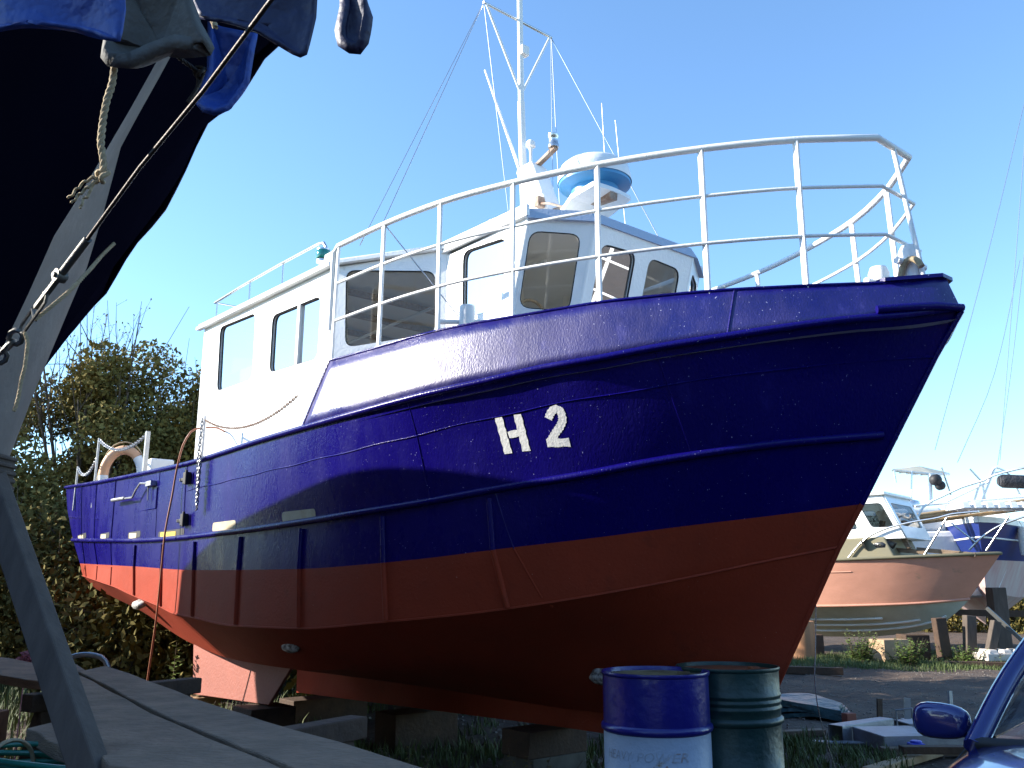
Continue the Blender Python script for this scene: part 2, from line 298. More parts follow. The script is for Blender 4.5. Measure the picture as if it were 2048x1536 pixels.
# ---------------- materials ----------------
M['blue']=mat('blue_gloss_paint',(.0040,.0018,.108),.27,var=(.0055,.0026,.135),vs=1.2,bump=.35,bs=70,bump2=.04,bs2=5,spec=.22,var2=(.018,.013,.19),v2s=3,v2lo=.60,v2hi=.8,stretch=(1,1,.45),specks=(.35,.35,.6),ss=75,slo=.73,rvar=(.20,.36,3))  # pale specks put sun sparkle into the colour
M['bulwark']=mat('chalky_blue_bulwark_paint',(.005,.0035,.115),.45,var=(.009,.007,.15),vs=2,bump=.40,bs=95,bump2=.05,bs2=7,spec=.75,var2=(.06,.055,.28),v2s=4,v2lo=.58,v2hi=.75,stretch=(1,1,.5),specks=(.4,.4,.6),ss=70,slo=.71,rvar=(.26,.62,2.6))  # specks here too are painted-in sun sparkle
M['red']=mat('antifoul_red',(.36,.050,.022),.6,var=(.30,.044,.02),vs=2.5,bump=.25,bs=50,bump2=.06,bs2=5,spec=.2,specks=(.45,.2,.15),ss=60,slo=.75,var2=(.17,.035,.02),v2s=3,v2lo=.6,v2hi=.8)
M['pink']=mat('old_antifoul_pink',(.34,.11,.08),.6,var=(.28,.09,.065),vs=3,bump=.3,bs=40)
M['white']=mat('white_boat_paint',(.87,.87,.85),.35,var=(.80,.80,.79),vs=3,bump=.25,bs=45,coat=.2,var2=(.62,.60,.55),v2s=5,v2lo=.62,v2hi=.75)
M['whiterail']=mat('white_rail_paint',(.82,.81,.78),.4,bump=.4,bs=90,var2=(.5,.42,.33),v2s=14,v2lo=.66,v2hi=.74)
M['visor']=mat('blue_grey_deck_paint',(.36,.42,.52),.6,bump=.6,bs=60,var2=(.36,.24,.18),v2s=6,v2lo=.68,v2hi=.72)
M['cream']=mat('cream_inside',(.88,.85,.78),.6,var=(.84,.80,.72),vs=4)
M['brown']=mat('cabin_wood',(.50,.40,.29),.5,var=(.36,.26,.17),vs=6,stretch=(1,6,6))
M['dark']=mat('dark_rubber',(.015,.015,.017),.6)
M['galv']=mat('galvanised_steel',(.45,.46,.47),.4,.7,var=(.3,.31,.32),vs=12,bump=.2,bs=60)
M['steel']=mat('stainless_tube',(.6,.6,.6),.25,.9)
M['rust']=mat('rusty_steel',(.20,.10,.06),.8,var=(.42,.36,.30),vs=9,bump=.5,bs=40)
M['radblue']=mat('radar_blue_base',(.06,.28,.55),.4)
M['orange']=mat('lifebuoy_orange',(.75,.36,.16),.55,var=(.68,.40,.24),vs=5)
M['anode']=mat('zinc_anode',(.6,.6,.58),.7,var=(.16,.14,.13),vs=18,vd=.9,bump=.6,bs=50)
M['rope']=mat('natural_rope',(.42,.33,.20),.85,var=(.28,.21,.12),vs=60,bump=.6,bs=160)
M['beige']=mat('beige_port_cover',(.62,.56,.40),.6,var=(.48,.38,.22),vs=12)
M['yellow']=mat('yellow_box',(.60,.42,.04),.6)
M['navgreen']=mat('green_lens',(.0,.16,.14),.1,coat=1)
M['letter']=mat('hand_painted_white',(.78,.78,.76),.5,bump=.3,bs=60,var2=(.4,.4,.55),v2s=30,v2lo=.62,v2hi=.7)
def glassmat(name,tint=(.93,.95,.95),mixf=.9):
    m=bpy.data.materials.new(name); m.use_nodes=True; N=m.node_tree.nodes; L=m.node_tree.links; N.remove(N['Principled BSDF'])
    t=nd(m,'ShaderNodeBsdfTransparent'); t.inputs[0].default_value=(*tint,1); g=nd(m,'ShaderNodeBsdfGlossy'); g.inputs['Roughness'].default_value=.02
    fr=nd(m,'ShaderNodeFresnel'); fr.inputs[0].default_value=1.5; mx=nd(m,'ShaderNodeMixShader')
    ad=nd(m,'ShaderNodeMath'); ad.operation='MULTIPLY_ADD'; ad.inputs[1].default_value=.9; ad.inputs[2].default_value=.01; L.new(fr.outputs[0],ad.inputs[0])
    L.new(ad.outputs[0],mx.inputs[0]); L.new(t.outputs[0],mx.inputs[1]); L.new(g.outputs[0],mx.inputs[2]); L.new(mx.outputs[0],N['Material Output'].inputs[0]); return m
M['glass']=glassmat('window_glass'); M['glassdim']=glassmat('salty_window_glass',(.55,.56,.56))

# ---------------- the fishing boat ----------------
HEAD=0.69482109-math.pi/2
boat=thing('fishing_boat','large blue and red steel fishing boat with white wheelhouse, marked H 2','fishing boat',(2.3485,5.0,0),HEAD)
def curve_row(R,n,e=1.5):
    R=np.array(R); t0,t1=R[0,0],R[-1,0]; s=np.linspace(0,1,n)**e; t=t0+(t1-t0)*s
    # near the stem breadth grows like a smooth wedge
    return np.stack([t,pch(R[:,0],R[:,1],t),pch(R[:,0],R[:,2],t)],1)
NB=110
seam=D['seam']+[[9.0,1.90,2.42],[12.0,1.61,2.58]]
keeltop=[[1.12,.03,.78],[1.6,.09,.62],[3,.12,.55],[7.4,.12,.62],[9,.12,.95],[11.0,.12,1.38]]
rows={k:curve_row(v,NB) for k,v in dict(sheer=D['sheer'],seam=seam,strake=D['strake'],wl=D['wl'],chine=D['chine'],bilge=D['bilge'],keel=keeltop).items()}
def hull_at(t,z):
    # half breadth of the hull side at station t, height z
    ks=['sheer','seam','strake','wl','chine','bilge']; q=[(np.interp(t,rows[k][:,0],rows[k][:,2]),np.interp(t,rows[k][:,0],rows[k][:,1])) for k in ks]
    for (za,ba),(zc,bc) in zip(q,q[1:]):
        if zc<=z<=za: return bc+(ba-bc)*(z-zc)/(za-zc)
    return q[0][1] if z>q[0][0] else q[-1][1]
def P(t,b,z): return (-t,-b,z)
hull=MB(); order=['sheer','seam','strake','wl','chine','bilge','keel']; sub=[2,4,3,4,4,4]
for sg in (1,-1):
    grid=[]; mats=[]
    for (a,b_),k in zip(zip(order,order[1:]),sub):
        for j in range(k):
            u=j/k; g=rows[a]*(1-u)+rows[b_]*u; grid.append([P(t,b*sg,z) for t,b,z in g]); mats.append(0 if a in('sheer','seam','strake') else 1)
    g=rows['keel']; grid.append([P(t,b*sg,z) for t,b,z in g])
    for i in range(len(grid)-1):
        hull.cur=mats[i]; hull.grid([grid[i],grid[i+1]])
    # transom half
    ends=[r[-1] for r in grid]
    for i in range(len(ends)-1):
        hull.cur=mats[i]; a=ends[i];b=ends[i+1]; hull.add([a,b,(b[0],0,b[2]),(a[0],0,a[2])],[(0,1,2,3)])
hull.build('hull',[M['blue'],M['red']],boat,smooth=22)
# keel bar, stem bar
k=MB(); kp=[(1.20,.62,.5),(1.55,.42,.5),(3,.40,.5),(7.45,.28,.5)]
prof=[]
for t,zb,_ in kp:
    zt=np.interp(t,rows['keel'][:,0],rows['keel'][:,2])+.03; prof.append([P(t,.07,zt),P(t,.06,zb),P(t,-.06,zb),P(t,-.07,zt)])
k.grid(prof); k.add(prof[-1],[(0,1,2,3)]); k.add(prof[0],[(0,1,2,3)])
k.build('keel',M['red'],boat)
st=MB(); SP=[P(t,0,z) for t,z in [(-.29,2.97),(-.12,2.74),(.154,2.324),(.409,1.935),(.585,1.68),(.9,1.15),(1.12,.78),(1.3,.45)]]
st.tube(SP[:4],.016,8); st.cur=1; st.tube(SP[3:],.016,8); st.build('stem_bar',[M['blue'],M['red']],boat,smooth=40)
for sg in (1,-1):
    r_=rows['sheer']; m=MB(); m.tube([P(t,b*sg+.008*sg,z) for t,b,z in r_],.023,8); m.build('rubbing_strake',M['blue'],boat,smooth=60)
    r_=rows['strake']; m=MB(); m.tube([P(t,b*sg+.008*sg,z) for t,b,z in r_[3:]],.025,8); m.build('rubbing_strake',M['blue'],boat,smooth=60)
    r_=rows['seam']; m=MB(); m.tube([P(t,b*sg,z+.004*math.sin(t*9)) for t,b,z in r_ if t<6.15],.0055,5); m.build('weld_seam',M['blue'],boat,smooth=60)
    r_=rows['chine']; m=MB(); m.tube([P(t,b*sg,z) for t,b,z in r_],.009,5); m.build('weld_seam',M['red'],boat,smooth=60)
    for t in (2.16,3.015,3.94,4.88,5.82,6.7,7.59):
        m=MB(); zt=np.interp(t,rows['strake'][:,0],rows['strake'][:,2])-.05; zw=np.interp(t,rows['wl'][:,0],rows['wl'][:,2]); zc=np.interp(t,rows['chine'][:,0],rows['chine'][:,2])+.01
        for za,zb,ci in ((zt,zw,0),(zw,zc,1)):
            m.cur=ci; m.tube([P(t,(hull_at(t,z)+.004)*sg,z) for z in np.linspace(za,zb,6)],.021,8)
        m.build('frame_rib',[M['blue'],M['red']],boat,smooth=50)
    for t in (8.6,9.55,10.6):
        m=MB()
        for k1,k2,ci in (('sheer','wl',0),('wl','chine',1)):
            za=np.interp(t,rows[k1][:,0],rows[k1][:,2]); zb=np.interp(t,rows[k2][:,0],rows[k2][:,2]); m.cur=ci
            m.tube([P(t,(hull_at(t,z)+.001)*sg,z) for z in np.linspace(za-.02,zb,12)],.011,6)
        m.build('weld_seam',[M['blue'],M['red']],boat,smooth=50)
    for t in (6.15,6.95,2.6,1.0):
        m=MB(); za=np.interp(t,rows['sheer'][:,0],rows['sheer'][:,2]); zb=np.interp(t,rows['strake'][:,0],rows['strake'][:,2])
        m.tube([P(t,(hull_at(t,z)+.0)*sg,z) for z in np.linspace(za-.02,zb+.03,12)],.005,6); m.build('weld_seam',M['blue'],boat,smooth=50)
    # diagonal plate seam low on the bow
    m=MB(); q_=[P(t,(hull_at(t,z)-.002)*sg,z) for t,z in zip(np.linspace(2.12,1.95,13),np.linspace(2.05,1.33,13))]; m.tube(q_[:7],.007,6); m.cur=1; m.tube(q_[6:],.007,6); m.build('weld_seam',[M['blue'],M['red']],boat,smooth=50)
# bulwark: raised plate leaning inboard, forward of the cabin
top=np.array(D['top']); tt=np.r_[-.22,-.2,-.1,top[:,0]]; tb=np.r_[0.0,.05,.14,top[:,1]]; tz=np.r_[3.18,3.18,3.17,top[:,2]]
bul=MB()
for sg in (1,-1):
    g=[[],[]]; n=70
    for i in range(n+1):
        s=(i/n)**1.4; t2=-.22+s*(3.62+.22); t1=-.28+s*(3.86+.28)
        pt=Vector(P(t2,float(pch(tt,tb,t2))*sg,float(pch(tt,tz,t2)))); pb=Vector(P(t1,float(pch(rows['sheer'][:,0],rows['sheer'][:,1],t1))*sg,float(np.interp(t1,rows['sheer'][:,0],rows['sheer'][:,2]))))
        g[0].append(pt);g[1].append(pb)
    bul.grid([[a.lerp(b_,k_/5) for a,b_ in zip(*g)] for k_ in range(6)])
    edge=[p.copy() for p in g[0]]; endb=g[1][-1]
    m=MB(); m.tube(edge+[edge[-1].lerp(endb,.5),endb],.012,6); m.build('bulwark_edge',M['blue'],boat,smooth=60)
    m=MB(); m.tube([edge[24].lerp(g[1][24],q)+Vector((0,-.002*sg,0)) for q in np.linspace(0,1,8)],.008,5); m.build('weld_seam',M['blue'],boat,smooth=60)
bul.build('bulwark',M['bulwark'],boat,smooth=30,solid=.008)
# stem head plates
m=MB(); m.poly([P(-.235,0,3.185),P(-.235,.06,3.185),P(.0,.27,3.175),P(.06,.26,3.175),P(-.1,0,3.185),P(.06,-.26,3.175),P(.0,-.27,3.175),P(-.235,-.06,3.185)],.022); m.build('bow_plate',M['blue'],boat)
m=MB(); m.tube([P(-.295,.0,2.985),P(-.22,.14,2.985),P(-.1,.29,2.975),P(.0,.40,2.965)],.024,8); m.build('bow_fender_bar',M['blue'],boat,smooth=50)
# decks
m=MB(); r_=rows['sheer']; sel=[q for q in r_ if q[0]<4.3]
m.grid([[P(t,b-.01,z-.06) for t,b,z in sel],[P(t,-b+.01,z-.06) for t,b,z in sel]]); m.build('foredeck',M['visor'],boat)
m=MB(); sel=[q for q in rows['strake'] if q[0]>4.2]; m.grid([[P(t,b-.01,z+.02) for t,b,z in sel],[P(t,-b+.01,z+.02) for t,b,z in sel]]); m.build('aft_deck',M['visor'],boat)
# guard rail
rail_b=[(0,.196),(.33,.55),(.77,.90),(1.33,1.24),(1.87,1.49),(2.44,1.68),(3.02,1.78),(3.62,1.83)]
port_b=[(0,.196),(.33,.54),(.77,.86),(1.33,1.10),(1.87,1.25),(2.44,1.33),(3.02,1.40),(3.62,1.46)]
def railpts(sg,z,db=0,t1=3.62):
    r=[]; rail_b=globals()['rail_b'] if sg>0 else port_b
    ts=np.linspace(0,t1,26)
    for t in ts: r.append(P(t,(float(pch([q[0] for q in rail_b],[q[1] for q in rail_b],t))+db)*sg,z))
    return r
for z,rad,db in ((4.09,.022,0),(3.775,.012,.0),(3.465,.012,.01)):
    m=MB(); s_=railpts(1,z,db); p_=railpts(-1,z,db); pts=s_[::-1]+p_
    if z>4: pts=[P(3.66,1.85,3.4),P(3.66,1.845,4.03)]+pts+[P(3.66,-1.47,4.03),P(3.66,-1.50,3.1)]
    m.tube(pts,rad,8); m.build('guard_rail',M['whiterail'],boat,smooth=60)
for sg,tab_ in ((1,rail_b),(-1,port_b)):
    for t,b in tab_[1:]:
        zt=float(pch(tt,tz,t)); bt_=float(pch(tt,tb,t)); m=MB()
        m.beam(P(t,(bt_-.012 if sg>0 else b+.06)*sg,zt-(.12 if sg>0 else .3)),P(t,b*sg,4.08),.036,.02,up=(0,1,0)); m.build('stanchion',M['whiterail'],boat,bevel=.003)
m=MB(); m.tube([P(-.1,0,3.2),P(0,0,4.08)],.016,8); m.build('stanchion',M['whiterail'],boat,smooth=60)
# bow bollards
for bb,tt_ in ((-.22,.28),(-.02,-.02)):
    m=MB(); m.lathe([(0,3.45),(.05,3.44),(.065,3.40),(.06,3.3),(.06,2.9)],P(tt_,bb,0),16); m.tube([P(tt_-.02,bb-.13,3.33),P(tt_+.02,bb+.13,3.33)],.022,8); m.build('bollard',M['whiterail'],boat,smooth=50)
m=MB(); m.lathe([(0,3.46),(.055,3.45),(.06,3.40),(.06,2.7)],P(2.62,1.30,0),18); m.tube([P(2.5,1.15,3.33),P(2.74,1.45,3.33)],.02,8); m.build('bollard',M['whiterail'],boat,smooth=50)
m=MB(); m.tube([P(-.06+.07*math.cos(a),.06,3.20+.13*math.sin(a)) for a in np.linspace(.1,2.6,12)],.02,8); m.build('rope_fairlead',M['rope'],boat,smooth=60)
# ---- superstructure: walls with real openings ----
def win(name,hole,n,parent,glass,fr=M['white'],r=.09,frame=.012):
    c=sum((Vector(p) for p in hole),Vector())/len(hole); P_=round_poly(hole,r)
    g=MB(); g.add([tuple(p) for p in P_],[tuple(range(len(P_)))]); w=g.build(name,glass,parent)
    f=MB(); f.tube([p+n*.016 for p in P_],.009,6,closed=True); f.build('frame',M['dark'],w,smooth=60)
    return w
outward=lambda n,c:(n if n.dot(Vector(c)-Vector((-4.5,0,c[2])))>0 else -n)
for nm,(cs,wins) in D['panels'].items():
    if nm=='front_centre':
        def fp(b,z): return [-(2.03+.3*(4.12-z)),-b,z]
        wins=[[fp(.47,3.985),fp(.09,4.0),fp(.09,3.45),fp(.47,3.45)],[fp(-.06,4.0),fp(-.44,3.985),fp(-.44,3.45),fp(-.06,3.45)]]
    wins=[[Vector(p) for p in w] for w in wins]
    for sg in ((1,) if nm=='front_centre' else (1,-1)):
        mir=lambda p:Vector((p[0],p[1]*sg,p[2]))
        c_=[mir(p) for p in cs]; ws=[[mir(p) for p in w] for w in wins]
        o,n=plate('cabin_wall',c_,ws,.05,M['white'],boat); n=outward(n,c_[0])
        for w in ws: win('window',w,n,boat,M['glass'])
        if nm=='aft_side':
            a=ws[1]; t1=a[0].lerp(a[1],.57); b1=a[3].lerp(a[2],.57); m=MB(); m.beam(t1+n*.01,b1+n*.01,.045,.03,up=(0,1,0)); m.build('window_divider',M['whiterail'],boat)
m=MB(); m.poly([P(6.95,1.6,2.0),P(6.95,-1.6,2.0),P(6.95,-1.6,4.2),P(6.95,1.6,4.2)],.04); 
o,n=plate('cabin_wall',[P(6.95,1.6,4.2),P(6.95,-1.6,4.2),P(6.95,-1.6,2.0),P(6.95,1.6,2.0)],[[P(6.95,1.3,3.95),P(6.95,.5,3.95),P(6.95,.5,3.2),P(6.95,1.3,3.2)]],.05,M['white'],boat)
# corner posts and wall trim
for sg in (1,-1):
    for a,b_ in (((2.30,.97,4.12),(2.846,.97,2.3)),((2.03,.56,4.12),(2.576,.56,2.3))):
        m=MB(); m.tube([P(a[0],a[1]*sg,a[2]),P(b_[0],b_[1]*sg,b_[2])],.03,8); m.build('corner_post',M['white'],boat,smooth=60)
    m=MB(); m.tube([P(4.1,1.6*sg,4.09),P(4.1,1.6*sg,2.0)],.03,8); m.build('corner_post',M['white'],boat,smooth=60)
    m=MB(); m.tube([P(6.95,1.6*sg,4.2),P(6.95,1.6*sg,2.0)],.03,8); m.build('corner_post',M['white'],boat,smooth=60)
    m=MB(); m.tube([P(3.32,.97*sg,4.15),P(3.32,.97*sg,2.4)],.028,8); m.build('corner_post',M['white'],boat,smooth=60)
# wheelhouse roof with blue-grey visor
def roof(rim,z,cr,over,name,m_,peak=None):
    mb=MB(); c=Vector(peak if peak else (sum(p[0] for p in rim)/len(rim),sum(p[1] for p in rim)/len(rim),z+cr))
    mb.add([*rim,c],[(i,(i+1)%len(rim),len(rim)) for i in range(len(rim))]); return mb.build(name,m_,boat)
out=[(2.26,1.03),(1.99,.60),(1.99,-.60),(2.26,-1.03)]
vb=MB(); lo=[P(t,b,4.10) for t,b in out]; hi=[P(t+.05,b*.97,4.20) for t,b in out]
inn=[P(t+.26,b*.86,4.255) for t,b in out]
vb.grid([lo,hi,inn]); vb.grid([lo,[P(t+.06,b*.94,4.11) for t,b in out]]); vb.build('visor',M['visor'],boat,smooth=20)
m=MB(); ridge=[]
tl=[(2.52,.88),(3.3,1.0)]
secs=[]
for t,b,zc,ze in ((2.30,.62,4.30,4.24),(2.6,.90,4.36,4.24),(3.32,1.0,4.42,4.20),(4.05,1.05,4.42,4.2)):
    secs.append([P(t,b*q,ze+(zc-ze)*(1-q*q)) for q in np.linspace(-1,1,9)])
m.grid(secs); m.build('wheelhouse_roof',M['white'],boat,smooth=40,solid=.02)
for sg in (1,-1):
    m=MB(); m.beam(P(2.26,1.02*sg,4.165),P(3.40,1.02*sg,4.19),.03,.09); m.build('roof_edge',M['white'],boat)
m=MB(); sec=[]
for t,be,z in ((3.30,1.04,4.19),(4.06,1.67,4.12),(7.02,1.67,4.235)):
    sec.append([P(t,be*q,z+.16*(1-q*q)) for q in np.linspace(-1,1,9)])
m.grid(sec); m.build('cabin_roof',M['white'],boat,smooth=40,solid=.035)
for sg in (1,-1):
    m=MB(); m.beam(P(4.05,1.66*sg,4.105),P(7.06,1.66*sg,4.215),.05,.035); m.build('roof_edge',M['white'],boat)
    m=MB(); m.beam(P(3.28,.99*sg,4.19),P(4.07,1.655*sg,4.115),.05,.03); m.build('roof_edge',M['white'],boat)
# inside: ceiling, floor, dashboard, posts, chart table
m=MB(); m.poly([P(2.4,.8,4.10),P(2.2,.5,4.10),P(2.2,-.5,4.10),P(2.4,-.8,4.10),P(3.3,-.9,4.12),P(4.1,-1.5,4.07),P(6.9,-1.55,4.16),P(6.9,1.55,4.16),P(4.1,1.5,4.07),P(3.3,.9,4.12)],.01,(0,0,1)); m.build('ceiling',M['cream'],boat)
m=MB(); m.box(P(2.85,0,3.32),(.5,1.7,.12)); m.box(P(2.75,0,3.45),(.12,1.2,.1)); m.build('dashboard',M['brown'],boat,bevel=.01)
for b in (-.5,.1,.62): 
    m=MB(); m.box(P(3.45,b,3.3),(.05,.07,1.7)); m.build('interior_post',M['cream'],boat)
m=MB(); m.box(P(5.2,-.9,3.0),(1.6,.9,.05)); m.box(P(5.2,-.9,2.6),(1.4,.8,.75)); m.build('cabin_table',M['brown'],boat,bevel=.01)
m=MB(); m.poly([P(4.0,1.5,2.3),P(4.0,-1.5,2.3),P(6.9,-1.5,2.3),P(6.9,1.5,2.3)],.03,(0,0,1)); m.build('cabin_floor',M['brown'],boat)
for t in (4.5,5.1,5.7,6.3):
    m=MB(); m.box(P(t,0,4.085+.03*(t-4.1)/2.8-.02),(.05,2.9,.05)); m.build('ceiling_beam',M['brown'],boat)
for bb in (-.5,.45):
    m=MB(); m.tube([P(2.7,bb,4.03),P(3.3,bb,4.03),P(6.5,bb,4.02)],.016,6); m.build('grab_rail',M['whiterail'],boat,smooth=60)
m=MB(); m.box(P(6.3,1.2,3.0),(.9,.5,1.3)); m.build('cabin_cupboard',M['brown'],boat,bevel=.01)
w=MB(); w.tube([P(2.98,.35,3.62),P(3.0,.35,3.35)],.02,8); w.tube([tuple(Vector(P(2.99,.35,3.62))+Vector((.0,math.cos(a)*.17,math.sin(a)*.17))) for a in np.linspace(0,2*math.pi,20)[:-1]],.014,6,closed=True); w.build('steering_wheel',M['brown'],boat,smooth=60)
for b,t in ((.78,2.9),(-.3,2.95)):
    w=MB(); w.box(P(t,b,3.62),(.12,.16,.12)); w.tube([P(t,b,3.58),P(t,b,3.35)],.012,6); w.build('instrument',M['dark'],boat,bevel=.01)
# small sidelights and cabin handrail
m=MB(); hp=[P(7.05,1.5,4.55),P(6.3,1.5,4.55),P(5.4,1.5,4.53),P(4.62,1.5,4.50),P(4.52,1.5,4.48),P(4.47,1.5,4.42),P(4.46,1.5,4.28)]; m.tube(hp,.014,8)
m.tube([P(7.05,1.5,4.55),P(7.05,.9,4.56)],.010,8); m.build('cabin_handrail',M['steel'],boat,smooth=60)
for t in (6.98,6.11,5.34):
    m=MB(); m.tube([P(t,1.5,4.2),P(t,1.5,4.54)],.009,6); m.build('handrail_post',M['steel'],boat,smooth=60)
for sg in (1,-1):
    m=MB(); m.lathe([(0,-.06),(.06,-.06),(.06,.065),(.03,.075),(0,.075)],P(4.40,1.56*sg,4.30),16); nl=m.build('navigation_light',M['steel'],boat,smooth=40)
    m=MB(); m.lathe([(.062,-.035),(.065,-.03),(.065,.04),(.062,.045)],P(4.39,1.565*sg,4.30),16); m.build('lens',M['navgreen'] if sg==1 else M['red'],nl,smooth=40)
    m=MB(); m.box(P(4.25,1.56*sg,4.26),(.18,.05,.04)); m.build('bracket',M['whiterail'],nl)
# freeing ports along the aft deck edge
for i,(t0,t1,z0,z1) in enumerate(D['slots']):
    for sg in (1,-1):
        def sl(t,z,e): return P(t,(hull_at(t,z)+e)*sg,z)
        q=[sl(t0,z0,.003),sl(t1,z0,.003),sl(t1,z1,.003),sl(t0,z1,.003)]
        m=MB(); rp=round_poly(q,.03); m.add([tuple(p) for p in rp],[tuple(range(len(rp)))]); f=m.build('freeing_port',M['beige'] if i>3 else M['dark'],boat)
        if i<=3:
            m=MB(); ta,tb_=t0+(t1-t0)*.3,t1-(t1-t0)*.1; m.add([sl(ta,z0,.006),sl(tb_,z0,.006),sl(tb_,z1-.01,.006),sl(ta,z1-.02,.006)],[(0,1,2,3)]); m.build('deck_seen_through',M['yellow'] if i==3 else M['beige'],f)
# hinges, crank handle, gate line
for z in (2.46,2.07):
    m=MB(); b=hull_at(6.08,z)
    m.box(P(6.08,b+.02,z),(.09,.05,.11)); m.tube([P(6.02,b+.05,z-.07),P(6.02,b+.05,z+.07)],.014,8); m.box(P(6.2,b+.01,z),(.18,.02,.03)); m.build('hinge',M['dark'],boat,bevel=.004)
zz=lambda t,z:hull_at(t,z)+.03
m=MB(); m.tube([P(7.15,zz(7.1,2.5)+.02,2.50),P(7.35,zz(7.3,2.5)+.04,2.52),P(7.5,zz(7.5,2.5)+.04,2.46),P(7.6,zz(7.6,2.4)+.04,2.39),P(8.35,zz(8.3,2.4)+.04,2.42)],.011,6); m.tube([P(7.9,zz(7.9,2.4)+.04,2.405),P(8.4,zz(8.3,2.4)+.04,2.42)],.02,8); m.box(P(7.12,zz(7.1,2.5),2.5),(.16,.06,.05)); m.tube([P(7.2,zz(7.1,2.5),2.48),P(7.17,zz(7.1,2.4),2.33)],.008,6); m.build('crank_handle',M['galv'],boat,smooth=40)
m=MB(); m.tube([P(6.98,hull_at(6.98,2.45)+.002,2.45),P(6.98,hull_at(6.98,2.24)+.002,2.24),P(9.4,hull_at(9.4,2.27)+.002,2.27),P(11.8,hull_at(11.8,2.4)+.002,2.45)],.008,5); m.build('weld_seam',M['blue'],boat,smooth=60)
# chains
m=MB(); chain_links(m,sag(P(6.0,1.9,3.02),P(4.0,1.92,2.93),.16,20),.035,.0045,.010); m.build('chain',M['rust'],boat,smooth=60)
m=MB(); chain_links(m,[P(5.72,hull_at(5.7,2.6)+.05,2.98),P(5.72,hull_at(5.7,2.6)+.06,2.6),P(5.70,hull_at(5.7,2.3)+.05,2.14),P(5.69,hull_at(5.7,2.3)+.055,2.2),P(5.67,hull_at(5.7,2.5)+.06,2.65)],.045,.006,.013); m.build('chain',M['galv'],boat,smooth=60)
m=MB(); m.tube([P(6.0,1.9,2.5),P(6.0,1.9,3.06)],.016,8); m.build('chain_post',M['whiterail'],boat,smooth=60)
sp=[(11.2,1.72,3.12,2.8),(9.85,1.83,3.34,2.74),(7.9,1.83,3.17,2.66)]
for sg in (1,-1):
    for t,b,zt,zb in sp:
        m=MB(); w_=.045 if t<9 else .026
        m.beam(P(t,b*sg,zb-.3),P(t,b*sg,zt),w_,w_,up=(0,1,0)); m.build('chain_post',M['galv'],boat,bevel=.003)
    for (a,b_,d) in ((0,1,.16),(1,2,.16)):
        A_,B_=sp[a],sp[b_]
        m=MB(); chain_links(m,sag(P(A_[0],A_[1]*sg,A_[2]-.02),P(B_[0],B_[1]*sg,(B_[2]-.02) if b_==2 else B_[2]-.25),d,20),.06,.007,.016); m.build('chain',M['galv'],boat,smooth=60)
m=MB(); m.box(P(9.3,1.2,2.85),(.14,.3,.42)); m.build('deck_locker',M['whiterail'],boat,bevel=.02)
# zinc anodes on the bottom
for t,z,b in ((7.5,1.27,1.90),(4.35,.99,1.70),(2.0,.86,.60)):
    m=MB(); n_=Vector((0,-.6,-.75)).normalized() if t<7 else Vector((0,-.9,-.4)).normalized()
    c_=Vector(P(t,b,z)); ax=Vector((1,0,0)); u_=ax.cross(n_)
    ring=lambda k,h:[c_+ax*math.cos(a)*.13*k+u_*math.sin(a)*.045*k+n_*h for a in np.linspace(0,2*math.pi,17)[:-1]]
    g=[ring(1,-.05),ring(1,.01),ring(.7,.03),ring(.05,.033)]; g=[r+[r[0]] for r in g]; m.grid(g); m.build('zinc_anode',M['anode'],boat,smooth=60)
# bilge keels and rudder
for sg in (1,-1):
    m=MB(); f=[Vector((p[0],p[1]*sg,p[2])) for p in D['fin']]; f[0].z+=.12; f[1].z+=.12
    m.poly(f,.03,(0,1,0)); m.build('bilge_keel',M['pink'],boat,bevel=.006)
m=MB(); m.poly([P(10.1,0,1.5),P(10.95,0,1.6),P(11.15,0,.4),P(10.2,0,.35)],.05,(0,1,0)); m.build('rudder',M['red'],boat,bevel=.01)
m=MB(); m.tube([P(9.2,0,.75),P(7.3,0,.55)],.05,12); 
for a in (0,2.09,4.19):
    d=Vector((0,math.cos(a),math.sin(a))); s_=Vector((0,-math.sin(a),math.cos(a))); c_=Vector(P(9.25,0,.75))
    m.add([c_+d*.05,c_+d*.3+s_*.13+Vector((.04,0,0)),c_+d*.4,c_+d*.3-s_*.1-Vector((.04,0,0))],[(0,1,2,3)])
m.build('propeller',M['rust'],boat,smooth=40)
# registration H 2, hand painted
m=MB()
def stroke(pts,w):
    q=[];pts=[Vector((p[0],p[1],0)) for p in pts]
    for a,b_ in zip(pts,pts[1:]):
        n=max(2,int((b_-a).length/.02)); q+=[a.lerp(b_,i/n) for i in range(n)]
    q.append(pts[-1]); L_=[];R_=[]
    for i,p in enumerate(q):
        d=(q[min(i+1,len(q)-1)]-q[max(i-1,0)]).normalized(); n=Vector((-d.y,d.x,0))*(w/2*(1+.10*math.sin(i*2.1+p.x*9))); L_.append(p+n);R_.append(p-n)
    rows_=[[P(p.x,hull_at(p.x,p.y)+.004,p.y) for p in [l.lerp(r,k/4) for l,r in zip(L_,R_)]] for k in range(5)]
    m.grid(rows_)
LT=D['letters']
stroke(LT['H1'],.05);stroke(LT['H2'],.05);stroke([(LT['H3'][0][0]-.027,LT['H3'][0][1]),(LT['H3'][1][0]+.027,LT['H3'][1][1])],.042)
two=LT['two']; sm=[tuple(p[:2]) for p in smooth_pts([(a,b,0) for a,b in two[:8]],24)]; stroke(sm,.046); stroke([(two[7][0]+.02,two[7][1]-.004),two[9]],.05)
m.build('registration_lettering',M['letter'],boat)
